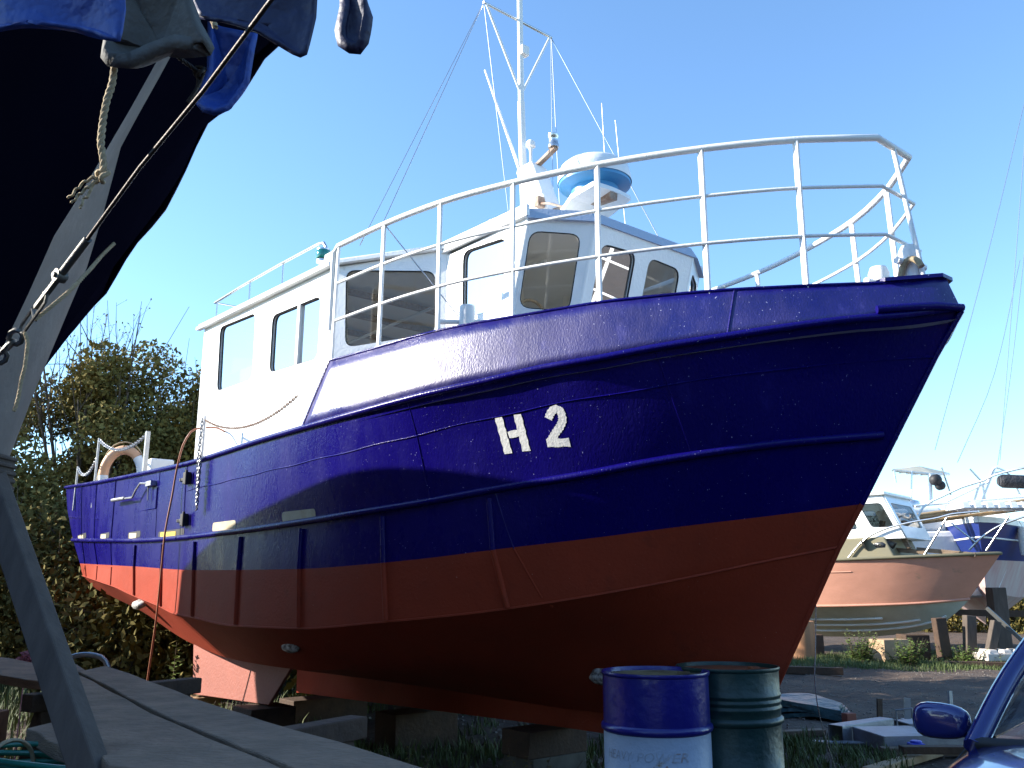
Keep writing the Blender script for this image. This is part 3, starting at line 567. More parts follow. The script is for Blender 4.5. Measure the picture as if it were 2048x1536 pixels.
# ---- mast, spreader, whip aerial, radar ----
MT=3.53
m=MB(); m.tube([P(3.47,0,4.3),P(MT,0,6.0)],.036,12); m.tube([P(MT,0,6.0),P(3.565,0,8.2)],[.030,.026],12); m.build('mast',M['whiterail'],boat,smooth=60)
m=MB(); m.tube([P(3.567,.44,6.91),P(3.567,-.44,6.91)],.014,8); m.build('spreader',M['steel'],boat,smooth=60)
for sg in (1,-1):
    m=MB(); m.tube([P(3.56,.41*sg,6.9),P(3.53,0,6.08)],.012,8); m.build('spreader_brace',M['whiterail'],boat,smooth=60)
m=MB(); m.box(P(3.51,-.02,6.55),(.07,.09,.1)); m.build('masthead_light',M['whiterail'],boat,bevel=.01)
m=MB(); m.tube([P(3.50,.04,5.25),P(4.06,.03,6.59)],[.016,.011],8); m.build('whip_aerial',M['whiterail'],boat,smooth=60)
stays=[[(3.567,.44,6.9),(3.02,1.79,4.1)],[(3.567,.44,6.9),(3.3,1.82,4.0)],[(3.567,.43,6.88),(3.3,.3,4.38)],[(3.567,-.44,6.9),(3.3,-.3,4.36)],[(3.567,-.44,6.9),(2.3,-1.5,3.2)],[(3.567,-.43,6.9),(3.2,-.1,4.4)],[(3.02,1.79,4.1),(2.62,1.38,3.36)]]
for a,b in stays:
    m=MB(); m.tube([P(*a),P(*b)],.0045,5); m.build('stay',M['steel'],boat,smooth=60)
for a,b in (((2.75,-.3,5.75),(2.7,-.3,4.4)),((2.7,-.42,5.6),(2.6,-.42,4.35))):
    m=MB(); m.tube([P(*a),P(*b)],.004,5); m.build('wire_aerial',M['steel'],boat,smooth=60)
# pedestal
m=MB()
def rectsec(t,z,l,w): return [P(t-l,w,z),P(t+l,w,z),P(t+l,-w,z),P(t-l,-w,z),P(t-l,w,z)]
m.grid([rectsec(3.05,4.32,.16,.11),rectsec(3.12,4.55,.14,.10),rectsec(3.28,4.95,.12,.09),rectsec(3.38,5.22,.12,.09),rectsec(3.40,5.27,.10,.08)]); m.add(rectsec(3.40,5.27,.10,.08)[:4],[(0,1,2,3)]); m.build('radar_pedestal',M['white'],boat,bevel=.012)
m=MB(); m.grid([[P(2.34+.5*b*b,b,4.66) for b in np.linspace(-.22,.22,7)],[P(2.6,b,4.62) for b in np.linspace(-.25,.25,7)],[P(2.9,b*.7,4.50) for b in np.linspace(-.25,.25,7)],[P(3.1,b*.5,4.34) for b in np.linspace(-.25,.25,7)]])
m.build('radar_bracket',M['white'],boat,solid=.04)
m=MB(); m.beam(P(2.35,0,4.62),P(3.2,0,4.7),.08,.08); m.build('radar_bracket_rib',M['rust'],boat)
m=MB(); rc=P(2.57,0,0); m.lathe([(0,4.68),(.2,4.68),(.20,4.74),(.305,4.77),(.308,4.80)],rc,40); rb=m.build('radar_base',M['radblue'],boat,smooth=40)
m=MB(); m.lathe([(.315,4.795),(.315,4.82),(.305,4.87),(.29,4.93),(.25,4.965),(.13,4.985),(0,4.99)],rc,40); m.build('radar_dome',M['white'],boat,smooth=50)
m=MB(); m.lathe([(0,5.52),(.03,5.52),(.045,5.50),(.045,5.46),(.02,5.45),(.014,5.40),(.014,5.2)],P(3.37,.02,0),16); m.build('gps_aerial',M['whiterail'],boat,smooth=50)
m=MB(); m.lathe([(0,5.47),(.05,5.47),(.05,5.44),(.042,5.43),(.042,5.38),(.05,5.37),(.05,5.34),(0,5.34)],P(3.08,0,0),16); m.build('horn',M['steel'],boat,smooth=40)
m=MB(); m.beam(P(3.34,0,5.24),P(3.05,0,5.33),.05,.03); m.build('horn_arm',M['rust'],boat)
m=MB(); m.box(P(3.12,.14,4.78),(.06,.08,.1)); m.tube([P(3.1,.15,4.76),P(2.95,.17,4.7),P(2.8,.15,4.62),P(2.62,.1,4.66)],.012,6); m.build('junction_box',M['rust'],boat,bevel=.008)
# ---- lifebuoy and hose are things of their own ----
lb=MB(); c_=Vector(P(9.85,1.5,2.88)); 
bx=xf_of(boat).inverted()
ring=[c_+Vector((math.cos(a)*.14,math.cos(a)*.20,math.sin(a)*.34)) for a in np.linspace(0,2*math.pi,33)[:-1]]
for k_ in range(8):
    lb.cur=1 if k_%2==0 and k_ in(0,4) else 0
    seg=[ring[(k_*4+j)%32] for j in range(5)]; lb.tube(seg,.062,12,cap=False)
lb.cur=2; lb.tube([c_+(p-c_)*1.27+Vector((0,-.02*math.sin(i*.78),.012*math.cos(i*.78))) for i,p in enumerate(ring)],.009,6,closed=True)
wp=bx@c_

lb.v=[tuple(bx@Vector(p)) for p in lb.v]
solo(lb,'lifebuoy',[M['orange'],M['whiterail'],M['rope']],'faded orange lifebuoy hung on the aft rail of the blue fishing boat','lifebuoy',(wp.x,wp.y,wp.z-.35),smooth=60)
hs=MB(); hz=[P(6.25,1.55,2.95),P(6.12,1.75,2.98),P(6.10,1.98,2.92),P(6.2,2.03,2.75),P(6.3,2.04,2.4),P(6.32,2.08,1.9),P(6.4,2.06,1.3),P(6.7,2.0,.5),P(6.9,1.95,0.02)]
hs.tube([tuple(bx@Vector(p)) for p in smooth_pts(hz,50)],.009,8)
q=bx@Vector(hz[-1]); solo(hs,'water_hose',mat('orange_brown_hose',(.34,.12,.06),.5),'thin orange-brown hose hanging over the side of the blue fishing boat to the ground','hose',(q.x,q.y,0),smooth=60)
# ---------------- ground ----------------
def gnoise(x,y):
    return .05*math.sin(x*1.3+.7*math.sin(y*.9))*math.sin(y*1.1+1)+.03*math.sin(x*3.1+y*2.3)+.018*math.sin(x*7.3-y*5.1)+.012*math.sin(x*13+y*11)
def gz(x,y):
    r=math.hypot(x-1,y-8); k=max(0,min(1,(30-r)/14)); return gnoise(x,y)*k*.6+.11*math.exp(-((x-1.05)**2+(y-5.4)**2)/.9)
gm=MB(); n=150
xs=[-16+32*i/n for i in range(n+1)]; ys=[-2+32*i/n for i in range(n+1)]
gm.grid([[(x,y,gz(x,y)*min(1,(16-abs(x))/2)*min(1,(y+2)/1.5)*min(1,(30-y)/3)) for x in xs] for y in ys])
X0,X1,Y0,Y1=-16,16,-2,30
for a in ((-600,-60,X0,900),(X1,-60,600,900),(X0,-60,X1,Y0),(X0,Y1,X1,900)):
    gm.add([(a[0],a[1],0),(a[2],a[1],0),(a[2],a[3],0),(a[0],a[3],0)],[(0,1,2,3)])
M['ground']=mat('gravelly_dirt',(.095,.062,.042),.95,var=(.05,.034,.025),vs=1.2,bump=1,bs=35,bump2=.6,bs2=7,var2=(.20,.175,.15),v2s=22,v2lo=.60,v2hi=.68)
tag(gm.build('ground',M['ground'],smooth=60),kind='structure')
M['stone']=mat('pale_stone',(.20,.175,.15),.85,var=(.14,.12,.10),vs=8)
M['grass']=mat('grass_blades',(.06,.10,.022),.7,var=(.10,.12,.035),vs=3)
M['weed']=mat('weed_leaves',(.10,.18,.03),.6,var=(.16,.20,.05),vs=4)
M['leaf']=mat('hedge_leaves',(.10,.095,.028),.8,spec=.1,var=(.24,.18,.055),vs=.9)
M['leafy']=mat('autumn_leaves',(.17,.135,.025),.7,spec=.2,var=(.34,.19,.035),vs=1.2)
M['bark']=mat('bark',(.14,.11,.085),.9,var=(.07,.055,.04),vs=8)
M['twig']=mat('dry_twigs',(.11,.08,.055),.9)
M['oldwood']=mat('weathered_scaffold_wood',(.25,.175,.115),.85,var=(.125,.085,.055),vs=5,stretch=(1,1,6),bump=.6,bs=40,var2=(.22,.24,.28),v2s=3.5,v2lo=.64,v2hi=.72)
M['propwood']=mat('grey_prop_wood',(.11,.085,.068),.8,var=(.065,.05,.04),vs=5,bump=.2,bs=30,stretch=(3,3,.6))
M['lightwood']=mat('light_timber',(.42,.30,.17),.8,var=(.30,.20,.11),vs=6,bump=.4,bs=30)
M['brownwood']=mat('dark_brown_timber',(.085,.048,.028),.85,var=(.05,.03,.02),vs=6,bump=.5,bs=30)
def chips(name,n,area,size,m,kind='stuff'):
    mb=MB()
    for _ in range(n):
        x=random.uniform(area[0],area[1]);y=random.uniform(area[2],area[3]);s=size*random.uniform(.4,1.5);z=gz(x,y)
        R=Matrix.Rotation(random.uniform(0,6),3,'Z')@Matrix.Rotation(random.uniform(-.5,.5),3,'X'); mb.box((x,y,z+s*.15),(s,s*random.uniform(.5,1),s*.5),R,.6)
    return tag(mb.build(name,m),kind=kind)
chips('gravel',5200,(1.2,9.5,7,19),.019,M['stone']); chips('gravel',1200,(-3.5,1.5,6.5,14),.035,M['stone'])
def blades(mb,x,y,n,h,sp,w=.006):
    for _ in range(n):
        a=random.uniform(0,6.28);r=random.uniform(0,sp);bx_,by=x+r*math.cos(a),y+r*math.sin(a);z=gz(bx_,by)-.01;hh=h*random.uniform(.5,1.2);ln=random.uniform(.1,.6)*hh;d=random.uniform(0,6.28)
        dx,dy=math.cos(d),math.sin(d);px_,py_=-dy*w,dx*w
        p=[(bx_-px_,by-py_,z),(bx_+px_,by+py_,z),(bx_+dx*ln*.3+px_*.8,by+dy*ln*.3+py_*.8,z+hh*.6),(bx_+dx*ln*.3-px_*.8,by+dy*ln*.3-py_*.8,z+hh*.6),(bx_+dx*ln,by+dy*ln,z+hh)]
        mb.add(p,[(0,1,2,3),(3,2,4)])
g=MB()
for _ in range(420):
    x=random.uniform(-3,1.8);y=random.uniform(5.5,11.5)
    if math.sin(x*2.1+1)+math.sin(y*1.7)+random.uniform(-1,1)>.0: blades(g,x,y,22,random.uniform(.06,.20),.16)
for _ in range(260):
    x=random.uniform(1.9,3.6);y=random.uniform(7.0,9.6)
    if math.sin(x*3)+math.sin(y*2.5)+random.uniform(-.8,.8)>.4: blades(g,x,y,20,random.uniform(.05,.14),.13)
for _ in range(900):
    x=random.uniform(5.0,11.5);y=random.uniform(16.6,20.5)
    if random.random()<.75: blades(g,x,y,34,random.uniform(.05,.15),.25,.005)
for _ in range(350):
    x=random.uniform(-8,-2);y=random.uniform(8,16); blades(g,x,y,20,random.uniform(.1,.3),.3,.007)
tag(g.build('grass',M['grass']),kind='stuff')
def leafquad(mb,p,s,nrm=None):
    a=Vector((random.gauss(0,1),random.gauss(0,1),random.gauss(0,1))).normalized(); b=a.orthogonal().normalized(); c=a.cross(b); t=random.uniform(0,6.28)
    u=(b*math.cos(t)+c*math.sin(t)); w=a.cross(u); p=Vector(p)
    mb.add([p-u*s,p-w*s*.5,p+u*s,p+w*s*.5],[(0,1,2,3)])
def weed(name,label,x,y,h,nst,spread,m,leafs=.045,group=None,lean=.25):
    root=thing(name,label,'weed',(x,y,gz(x,y)),0,group); s=MB();l=MB()
    for i in range(nst):
        a=random.uniform(0,6.28);r=random.uniform(0,spread);hh=h*random.uniform(.55,1.1);b=Vector((r*math.cos(a)*.4,r*math.sin(a)*.4,0));t=Vector((r*math.cos(a)+random.uniform(-1,1)*lean*hh,r*math.sin(a)+random.uniform(-1,1)*lean*hh,hh))
        s.tube([b,b.lerp(t,.5)+Vector((0,0,.03)),t],[.005,.004,.002],5,cap=False)
        for k_ in range(int(hh/.035)):
            q=k_/(hh/.035); p=b.lerp(t,.15+.85*q)
            for sg in (0,1):
                d=random.uniform(0,6.28); o_=Vector((math.cos(d),math.sin(d),random.uniform(-.3,.5)))*leafs*(1.25-q*.7); sd=Vector((-math.sin(d),math.cos(d),0))*leafs*.32*(1.2-q*.6)
                l.add([p,p+o_*.5+sd,p+o_,p+o_*.5-sd],[(0,1,2,3)])
    s.build('stem',M['twig'],root); l.build('leaf_cluster',m,root); return root
weed('tall_weed','single tall leafy weed rising beside the hose near the stern of the blue boat',-3.5,9.6,.86,1,.02,M['weed'],.12,lean=.05)
weed('leafy_weed','low bright green weed clump at the foot of the pink bilge keel',-3.2,9.3,.36,16,.40,M['weed'],.07)
weed('nettle_clump','sunlit nettles left of the cardboard box under the salmon boat',6.75,17.9,.62,26,.45,M['weed'],.09)
weed('nettle_clump','sunlit nettles in front of the cardboard box under the salmon boat',7.55,17.7,.5,30,.5,M['weed'],.09)
weed('nettle_clump','green weeds right of the cardboard box by the timber props',9.0,18.4,.4,44,.9,M['weed'],.08)
weed('leafy_weed','dark low weeds growing under the keel right of the plank end',.1,5.9,.32,30,.7,M['leaf'],.05)
weed('leafy_weed','small dark weed against the keel block under the blue boat',-.75,6.6,.4,14,.25,M['leaf'],.05)
# ---------------- hedge and bushes behind the stern ----------------
def bush(x,y,w,d,h,nl,m,label,ntw=30,ls=.052,cat='bush',group='bushes behind the stern'):
    root=thing('hedge_bush',label,cat,(x,y,0),0,group); tr=MB(); cr=MB(); tw=MB()
    blobs=[]
    for i in range(9):
        a=random.uniform(0,6.28); r=random.uniform(0,.35); top=Vector((math.cos(a)*w*r,math.sin(a)*d*r,h*random.uniform(.55,.9)))
        mid=top*.5+Vector((random.uniform(-.2,.2),random.uniform(-.2,.2),.1)); tr.tube([Vector((top.x*.15,top.y*.15,0)),mid,top],[.06,.04,.015],6,cap=False)
        for j in range(5):
            e=top+Vector((random.gauss(0,w*.16),random.gauss(0,d*.16),random.uniform(-.1,.22)*h)); tw.tube([mid.lerp(top,random.random()),e],[.012,.004],4,cap=False)
    for i in range(46):
        a=random.uniform(0,6.28);r=math.sqrt(random.random()); zz_=random.uniform(.06,.86)
        sh=math.sqrt(max(.05,1-max(0,(zz_-.35)/.62)**2)); blobs.append((Vector((math.cos(a)*w*.5*r*sh,math.sin(a)*d*.5*r*sh,h*zz_)),random.uniform(.3,.62)*min(w,2.0)*.6))
    for i in range(nl):
        c,r=random.choice(blobs); v=Vector((random.gauss(0,1),random.gauss(0,1),random.gauss(0,1))).normalized()*r*(random.random()**.4)
        leafquad(cr,c+v*1.1,ls*random.uniform(.6,1.3))
    for i in range(ntw):
        a=random.uniform(0,6.28); r=random.uniform(0,.45); b=Vector((math.cos(a)*w*r,math.sin(a)*d*r,h*random.uniform(.5,.85))); t=b+Vector((random.gauss(0,.22),random.gauss(0,.2),h*random.uniform(.08,.20)))
        tw.tube([b,b.lerp(t,.5)+Vector((random.gauss(0,.04),0,0)),t],[.010,.007,.003],4,cap=False)
        for k_ in range(4):
            q=b.lerp(t,random.uniform(.3,.95)); e=q+Vector((random.gauss(0,.14),random.gauss(0,.14),random.uniform(.05,.3))); tw.tube([q,e],[.004,.002],3,cap=False)
            leafquad(cr,e,ls*.6)
    tr.build('trunk',M['bark'],root); cr.build('crown',m,root); tw.build('twig_mass',M['twig'],root); return root
bush(-9.6,15.0,3.6,2.5,5.7,28000,M['leaf'],'dark evergreen bush at the left edge, half hidden by the black hull')
bush(-8.0,16.5,3.8,3,6.7,46000,M['leaf'],'tallest bush with bare twigs on top, left of the blue boat stern',70)
bush(-6.2,17.5,3.8,3,6.0,42000,M['leaf'],'dark bush between the tallest twiggy bush and the yellowing one',50)
bush(-5.0,17.0,3.4,3,5.8,40000,M['leafy'],'yellowing autumn bush right beside the white cabin',24)
bush(-7.2,14.0,3.2,1.6,2.8,20000,M['leaf'],'low sunlit bramble in front of the bushes beside the stern',20)
bush(-9.0,12.8,2.6,1.6,2.6,7000,M['leaf'],'low leafy bramble behind the wooden prop at the left edge',10)
bush(-3.6,15.5,3.0,2,3.4,7000,M['leaf'],'dark bush seen below the stern of the blue boat',6)
bush(-1.5,16.5,3.0,2,3.4,6000,M['leaf'],'dark bush hidden behind the middle of the blue boat, seen under its keel',6)
bush(-5.4,13.0,3.2,1.4,1.5,7000,M['leaf'],'low dark scrub beneath the stern overhang',6,.06)
bush(1.2,17.5,3.4,2,3.0,5000,M['leaf'],'dark scrub beyond the bow keel, almost hidden by the blue boat',4)
bush(-7.0,18.8,4.4,3,5.6,30000,M['leaf'],'dark bush filling the gap behind the twiggy bushes',30)
bush(-5.6,19.2,4.2,3,5.4,26000,M['leafy'],'yellow-green bush behind the autumn bush, left of the cabin',20)
bush(-1.4,12.4,3.2,2.6,4.3,9000,M['leaf'],'unseen thick bush added behind the blue boat amidships to shade the ground',4,.09)  # added behind the hull, unseen, so its shadow covers the ground at right
bush(.4,14.2,3.2,2.6,4.2,8000,M['leaf'],'unseen thick bush added behind the blue boat wheelhouse to shade the ground',4,.09)  # second unseen bush added for shade on the right-hand ground
bush(-14.5,17.0,4.5,3,6.0,9000,M['leaf'],'dense bush added out of frame beyond the black-hulled boat to darken reflections',4,.12,group='scrub added beyond the left edge')  # added to darken what the blue hull reflects
bush(-13.0,20.5,4.5,3,6.5,9000,M['leaf'],'dense tall bush added far behind the black-hulled boat to darken reflections',4,.12,group='scrub added beyond the left edge')  # added with the one above, for darker hull reflections
for i,(x,y,w,h) in enumerate(((13,34,9,2.0),(21,36,9,2.3),(17,31,7,1.5),(8,33,7,1.8))):
    bush(x,y,w,3,h,6000,M['leaf'],['low far hedge seen under the salmon boat bow','low far hedge at the right edge behind the navy yacht','nearest low scrub clump far beyond the timber props','low far hedge just right of the blue stem foot'][i],4,.10,group='far hedge beyond the yard')
bush(-11.5,17.5,4,3,6.4,7000,M['leaf'],'big dark bush beyond the left edge behind the black hull',10)
for i,(x,y,w,h) in enumerate(((-17,2,5,3.6),(-17.5,7,5,3.8),(-17,12,5,4.0))):  # unseen scrub added to darken the horizon mirrored in the hull
    bush(x,y,w,3,h,7000,M['leaf'],['unseen low scrub added far out to the left, nearest the camera','unseen low scrub added far out to the left, middle one','unseen low scrub added far out to the left, farthest one'][i],6,.16,group='scrub added beyond the left edge')
for i,(x,y,w,h) in enumerate(((-13,-9,9,8),(-5,-12,9,9),(4,-12,9,9),(12,-9,9,8),(17,-2,8,7))):  # unseen trees added to dim skylight and reflections on the bow
    bush(x,y,w,5,h,7000,M['leaf'],['unseen tall tree group added far left behind the camera','unseen tall tree group added left of centre behind the camera','unseen tall tree group added right of centre behind the camera','unseen tall tree group added right behind the camera','unseen tall tree group added beyond the car behind the camera'][i],6,.30,group='unseen trees added to darken the scene')
# ---------------- black-hulled boat towering at the left ----------------
M['navy']=mat('dark_navy_topside',(.0035,.0035,.010),.5,var=(.005,.005,.012),vs=1.5,spec=0)
M['greyband']=mat('grey_primer',(.30,.28,.25),.7,spec=.05,var=(.22,.20,.18),vs=2.5,bump=.2,bs=30,var2=(.36,.20,.15),v2s=1.0,v2lo=.62,v2hi=.75)
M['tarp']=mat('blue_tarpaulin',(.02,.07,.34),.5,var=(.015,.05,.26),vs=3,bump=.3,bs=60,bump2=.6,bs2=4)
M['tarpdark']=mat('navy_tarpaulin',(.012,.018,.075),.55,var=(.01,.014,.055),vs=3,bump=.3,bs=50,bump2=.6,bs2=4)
M['pad']=mat('grey_canvas_pad',(.10,.10,.095),.8,var=(.07,.07,.065),vs=5,bump=.5,bs=60,bump2=.4,bs2=7)
M['wire']=mat('dark_wire_rope',(.045,.035,.03),.5,.6,bump=.6,bs=200)
M['shackle']=mat('dull_galvanised',(.13,.13,.12),.5,.7,bump=.5,bs=90)
LY=thing('sailing_boat','black-hulled boat bow towering over the left edge, grey stem and blue covers','sailing boat',(-1.911,3.2,0),math.atan2(-.6,.8))
stem=[(1.05,0,3.40),(.95,0,3.22),(.73,0,3.02),(.44,0,2.78),(.26,0,2.65),(.10,0,2.38),(0,0,2.31),(-.25,0,1.7),(-.42,0,1.0),(-.6,0,.5),(-3,0,.4),(-7.6,0,.45)]
bord=[(1.02,.07,3.46),(.80,.15,3.42),(.6,.19,3.34),(.30,.22,3.15),(0,.33,2.98),(-.35,.45,2.80),(-.6,.50,2.69),(-.9,.58,2.57),(-1.4,.66,2.38),(-2.2,.85,2.2),(-4,1.1,2.1),(-7.6,.95,2.15)]
sil=[(1.2,.10,3.9),(1.0,.45,3.9),(.6,.78,3.88),(.3,.82,3.88),(0,.86,3.72),(-.3,.95,3.78),(-.6,1.05,3.66),(-.9,1.12,3.56),(-1.3,1.13,3.42),(-1.7,1.24,3.22),(-2.1,1.29,3.08),(-2.5,1.29,2.95),(-4,1.45,2.9),(-6,1.4,2.95),(-7.8,1.15,3.0)]
tops=[(1.35,.12,4.02),(1.1,.5,4.02),(.6,.75,4.02),(0,.85,3.98),(-1,1.05,3.85),(-2,1.15,3.68),(-4,1.3,3.62),(-6,1.25,3.62),(-7.8,1.0,3.65)]
def rs(p,n=46): return [Vector(q) for q in smooth_pts(p,n)]
def rsx(p,n=60):
    p=np.array(p,float)[::-1]; x=np.linspace(p[-1,0],p[0,0],n); return [Vector((q,float(np.interp(q,p[:,0],p[:,1])),float(np.interp(q,p[:,0],p[:,2])))) for q in x]
RS,RB,RSIL,RT=rsx(stem),rsx(bord),rsx(sil),rsx(tops)
def mixr(a,b,k): return [p.lerp(q,k) for p,q in zip(a,b)]
m=MB(); m.grid([RS,mixr(RS,RB,.5),RB]); m.cur=1; m.grid([RB,mixr(RB,RSIL,.33),mixr(RB,RSIL,.66),RSIL]); m.grid([RSIL,RT])
mir=lambda R:[Vector((p.x,-p.y,p.z)) for p in R]
m.cur=1; a=mir(RB); b_=mir(RSIL); c_=mir(RT); m.grid([RS,mixr(RS,a,.5),a]); m.grid([a,mixr(a,b_,.5),b_]); m.grid([b_,c_])
# transom and deck under the cover
e=[RS[-1],RB[-1],RSIL[-1],RT[-1],c_[-1],b_[-1],a[-1]]; m.add(e,[tuple(range(7))]); m.grid([RT,mixr(RT,c_,.5),c_])
m.build('hull',[M['greyband'],M['navy']],LY,smooth=35)
# an unseen copy of this boat is added behind the camera to cut skylight
# full-length cover on the deck
m=MB(); n=70; rr=[]
up=[p+Vector((0,.04,.0)) for p in RT]
secs=[]
for i in range(0,60,2):
    t=RT[i]; hgt=.05 if t.x<-.5 else .12
    secs.append([Vector((t.x,t.y*1.05*math.cos(math.pi*k/12),t.z+hgt*math.sin(math.pi*k/12)-.05+.02*math.sin(t.x*9+k))) for k in range(13)])
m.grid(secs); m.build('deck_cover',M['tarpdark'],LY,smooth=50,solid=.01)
# side cloth of the cover hanging over the far edge in folds
m=MB(); rows_=[]
for k in range(7):
    q=k/6; r=[]
    for i,p in enumerate(RSIL):
        t=RT[i]; base=t.lerp(p,min(1,q*1.12)); out_=.03+.018*math.sin(i*.7+q*3)*q
        r.append(base+Vector((0,out_,-.02*q*math.sin(i*.5))))
    rows_.append(r)
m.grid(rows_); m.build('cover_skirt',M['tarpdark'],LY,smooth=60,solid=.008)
def cloth(name,poly,mt,amp=.03,thick=.02,f=9,bulge=.05,sm=60):
    P_=[Vector(p) for p in poly]; c=sum(P_,Vector())/len(P_); nrm=Vector((0,0,0))
    for i in range(len(P_)): nrm+=(P_[i]-c).cross(P_[(i+1)%len(P_)]-c)
    nrm.normalize(); dn=[]
    for i in range(len(P_)):
        a,b2=P_[i],P_[(i+1)%len(P_)]; k=max(1,int((b2-a).length/.02)); dn+=[a.lerp(b2,j/k) for j in range(k)]
    rings=[]
    K=10
    for k in range(K+1):
        q=k/K; r=[]
        for i,p in enumerate(dn):
            v=c+(p-c)*(1-q*.98); fold=amp*math.sin((v.x*f+v.z*f*.35)*3)+amp*.6*math.sin(v.z*f*2+v.y*11); r.append(v+nrm*(fold*min(1,q*4+.3)+bulge*math.sin(q*math.pi/2)))
        rings.append(r+[r[0]])
    m=MB(); m.grid(rings); return m.build(name,mt,LY,smooth=sm,solid=thick)
T=D['tarps']
cloth('blue_cover_flap',T['near_flap'],M['tarp'],.012,.012,10,.02)
cloth('canvas_pad',T['pad'],M['pad'],.006,.04,4,.06)
cloth('tied_cover_bundle',T['bag'],M['tarp'],.022,.02,7,.07)
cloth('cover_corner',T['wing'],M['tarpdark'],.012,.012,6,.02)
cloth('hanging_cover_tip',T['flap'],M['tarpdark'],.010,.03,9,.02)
def twist(pts,r,nm,turns=40):
    pts=smooth_pts(pts,60); pa=np.array(pts); s=np.r_[0,np.cumsum(np.linalg.norm(np.diff(pa,axis=0),axis=1))]; m=MB(); N_=int(max(60,s[-1]/.008))
    for ph in range(3):
        q=[]
        for i in range(N_):
            u=i/(N_-1)*s[-1]; p=Vector([np.interp(u,s,pa[:,k]) for k in range(3)]); d=(Vector([np.interp(min(u+.01,s[-1]),s,pa[:,k]) for k in range(3)])-Vector([np.interp(max(u-.01,0),s,pa[:,k]) for k in range(3)])).normalized()
            a=d.cross(Vector((.3,.9,.1))).normalized(); b=d.cross(a); an=u/(r*5)*2*math.pi/1.3+ph*2.094; q.append(p+(a*math.cos(an)+b*math.sin(an))*r*.5)
        m.tube(q,r*.62,6)
    return m
twist(D['L_rope'],.010,'').build('hanging_rope',M['rope'],LY,smooth=60)
m=MB()
for fr in D['L_fray']:
    q=smooth_pts(fr,30); m.tube([(p[0]+.003*math.sin(i*1.1),p[1],p[2]+.004*math.cos(i*.9)) for i,p in enumerate(q)],[.005*(1-.3*i/30) for i in range(30)],6)
kc=Vector(D['L_fray'][0][0]); m.tube([kc+Vector((.018*math.cos(a),.01*math.sin(a*2),.016*math.sin(a))) for a in np.linspace(0,9,30)],.007,6)
m.build('frayed_rope_end',M['rope'],LY,smooth=60)
twist(D['L_rope4'],.008,'').build('tie_rope',M['rope'],LY,smooth=60)
twist([D['L_knot'][0],D['L_knot'][1],D['L_knot'][2],D['L_knot'][3]],.008,'').build('tie_rope',M['wire'],LY,smooth=60)
m=MB(); m.tube(smooth_pts(D['L_knot2'],30),.007,6); kc=Vector(D['L_knot2'][0]); m.tube([kc+Vector((.02*math.cos(a),.01*math.sin(a*2),.02*math.sin(a))) for a in np.linspace(0,12,36)],.008,6); m.build('rope_knot',M['wire'],LY,smooth=60)
m=MB(); m.tube(D['L_wire'],.006,10); m.build('bobstay_wire',M['wire'],LY,smooth=60)
tb_=[Vector(p) for p in D['L_turn']]
m=MB(); m.tube([tb_[0]+(tb_[0]-tb_[1])*.5,tb_[1]],.013,10); bc=tb_[1]; m.lathe([(0,-.016),(.022,-.016),(.022,.016),(0,.016)],bc,14,'y'); m.tube([bc+Vector((.0,-.024,0)),bc+Vector((0,.024,0))],.009,8)
m.beam(tb_[1],tb_[3],.016,.014)
a,b2=tb_[2].lerp(tb_[3],.3),tb_[4]; d=(b2-a).normalized(); s_=d.cross(Vector((0,1,0))).normalized()*.02
m.tube([a,a.lerp(b2,.1)+s_,a.lerp(b2,.9)+s_,b2,a.lerp(b2,.9)-s_,a.lerp(b2,.1)-s_],.006,6,closed=True)
m.tube([a.lerp(b2,.5)+s_,a.lerp(b2,.5)-s_],.006,6); m.build('turnbuckle',M['shackle'],LY,smooth=40)
m=MB(); chain_links(m,[tb_[4],tb_[5],tb_[6]],.07,.009,.022); m.build('chain',M['shackle'],LY,smooth=60)
twist(D['L_rope2'],.007,'').build('lashing_rope',M['rope'],LY,smooth=60)
twist(D['L_rope3'],.006,'').build('lashing_rope',M['rope'],LY,smooth=60)
LB=copy_tree(LY); LB.name='added_boat_copy'; LB.location=(7.5,-4.5,0); LB.rotation_euler=(0,0,math.radians(4)); tag(LB,'unseen copy of the black-hulled boat added behind the camera to cut skylight','sailing boat')  # added out of view to block light from behind the camera
m=MB(); rr=[]  # unseen covered mound, added to keep sun stripes off the planks
for k in range(11):
    a=k/10*math.pi; rr.append([(x,-1.1*math.cos(a)*(1-.25*abs(x/1.9)**3),max(.35,3.35*math.sin(a)**.55*(1-.12*(x/1.9)**2))+.04*math.sin(x*7+k*2)) for x in np.linspace(-1.9,1.9,20)])
m.grid(rr)
for x in (-1.3,1.3): m.box((x,0,.2),(.15,1.6,.4))
o=m.build('covered_sun_blocker',M['tarp'],smooth=50); o.location=(-4.7,2.25,0); o.rotation_euler=(0,0,1.35); tag(o,'tarpaulin covered dinghy added left of the camera, out of view, to shade the planks','sun_blocker')
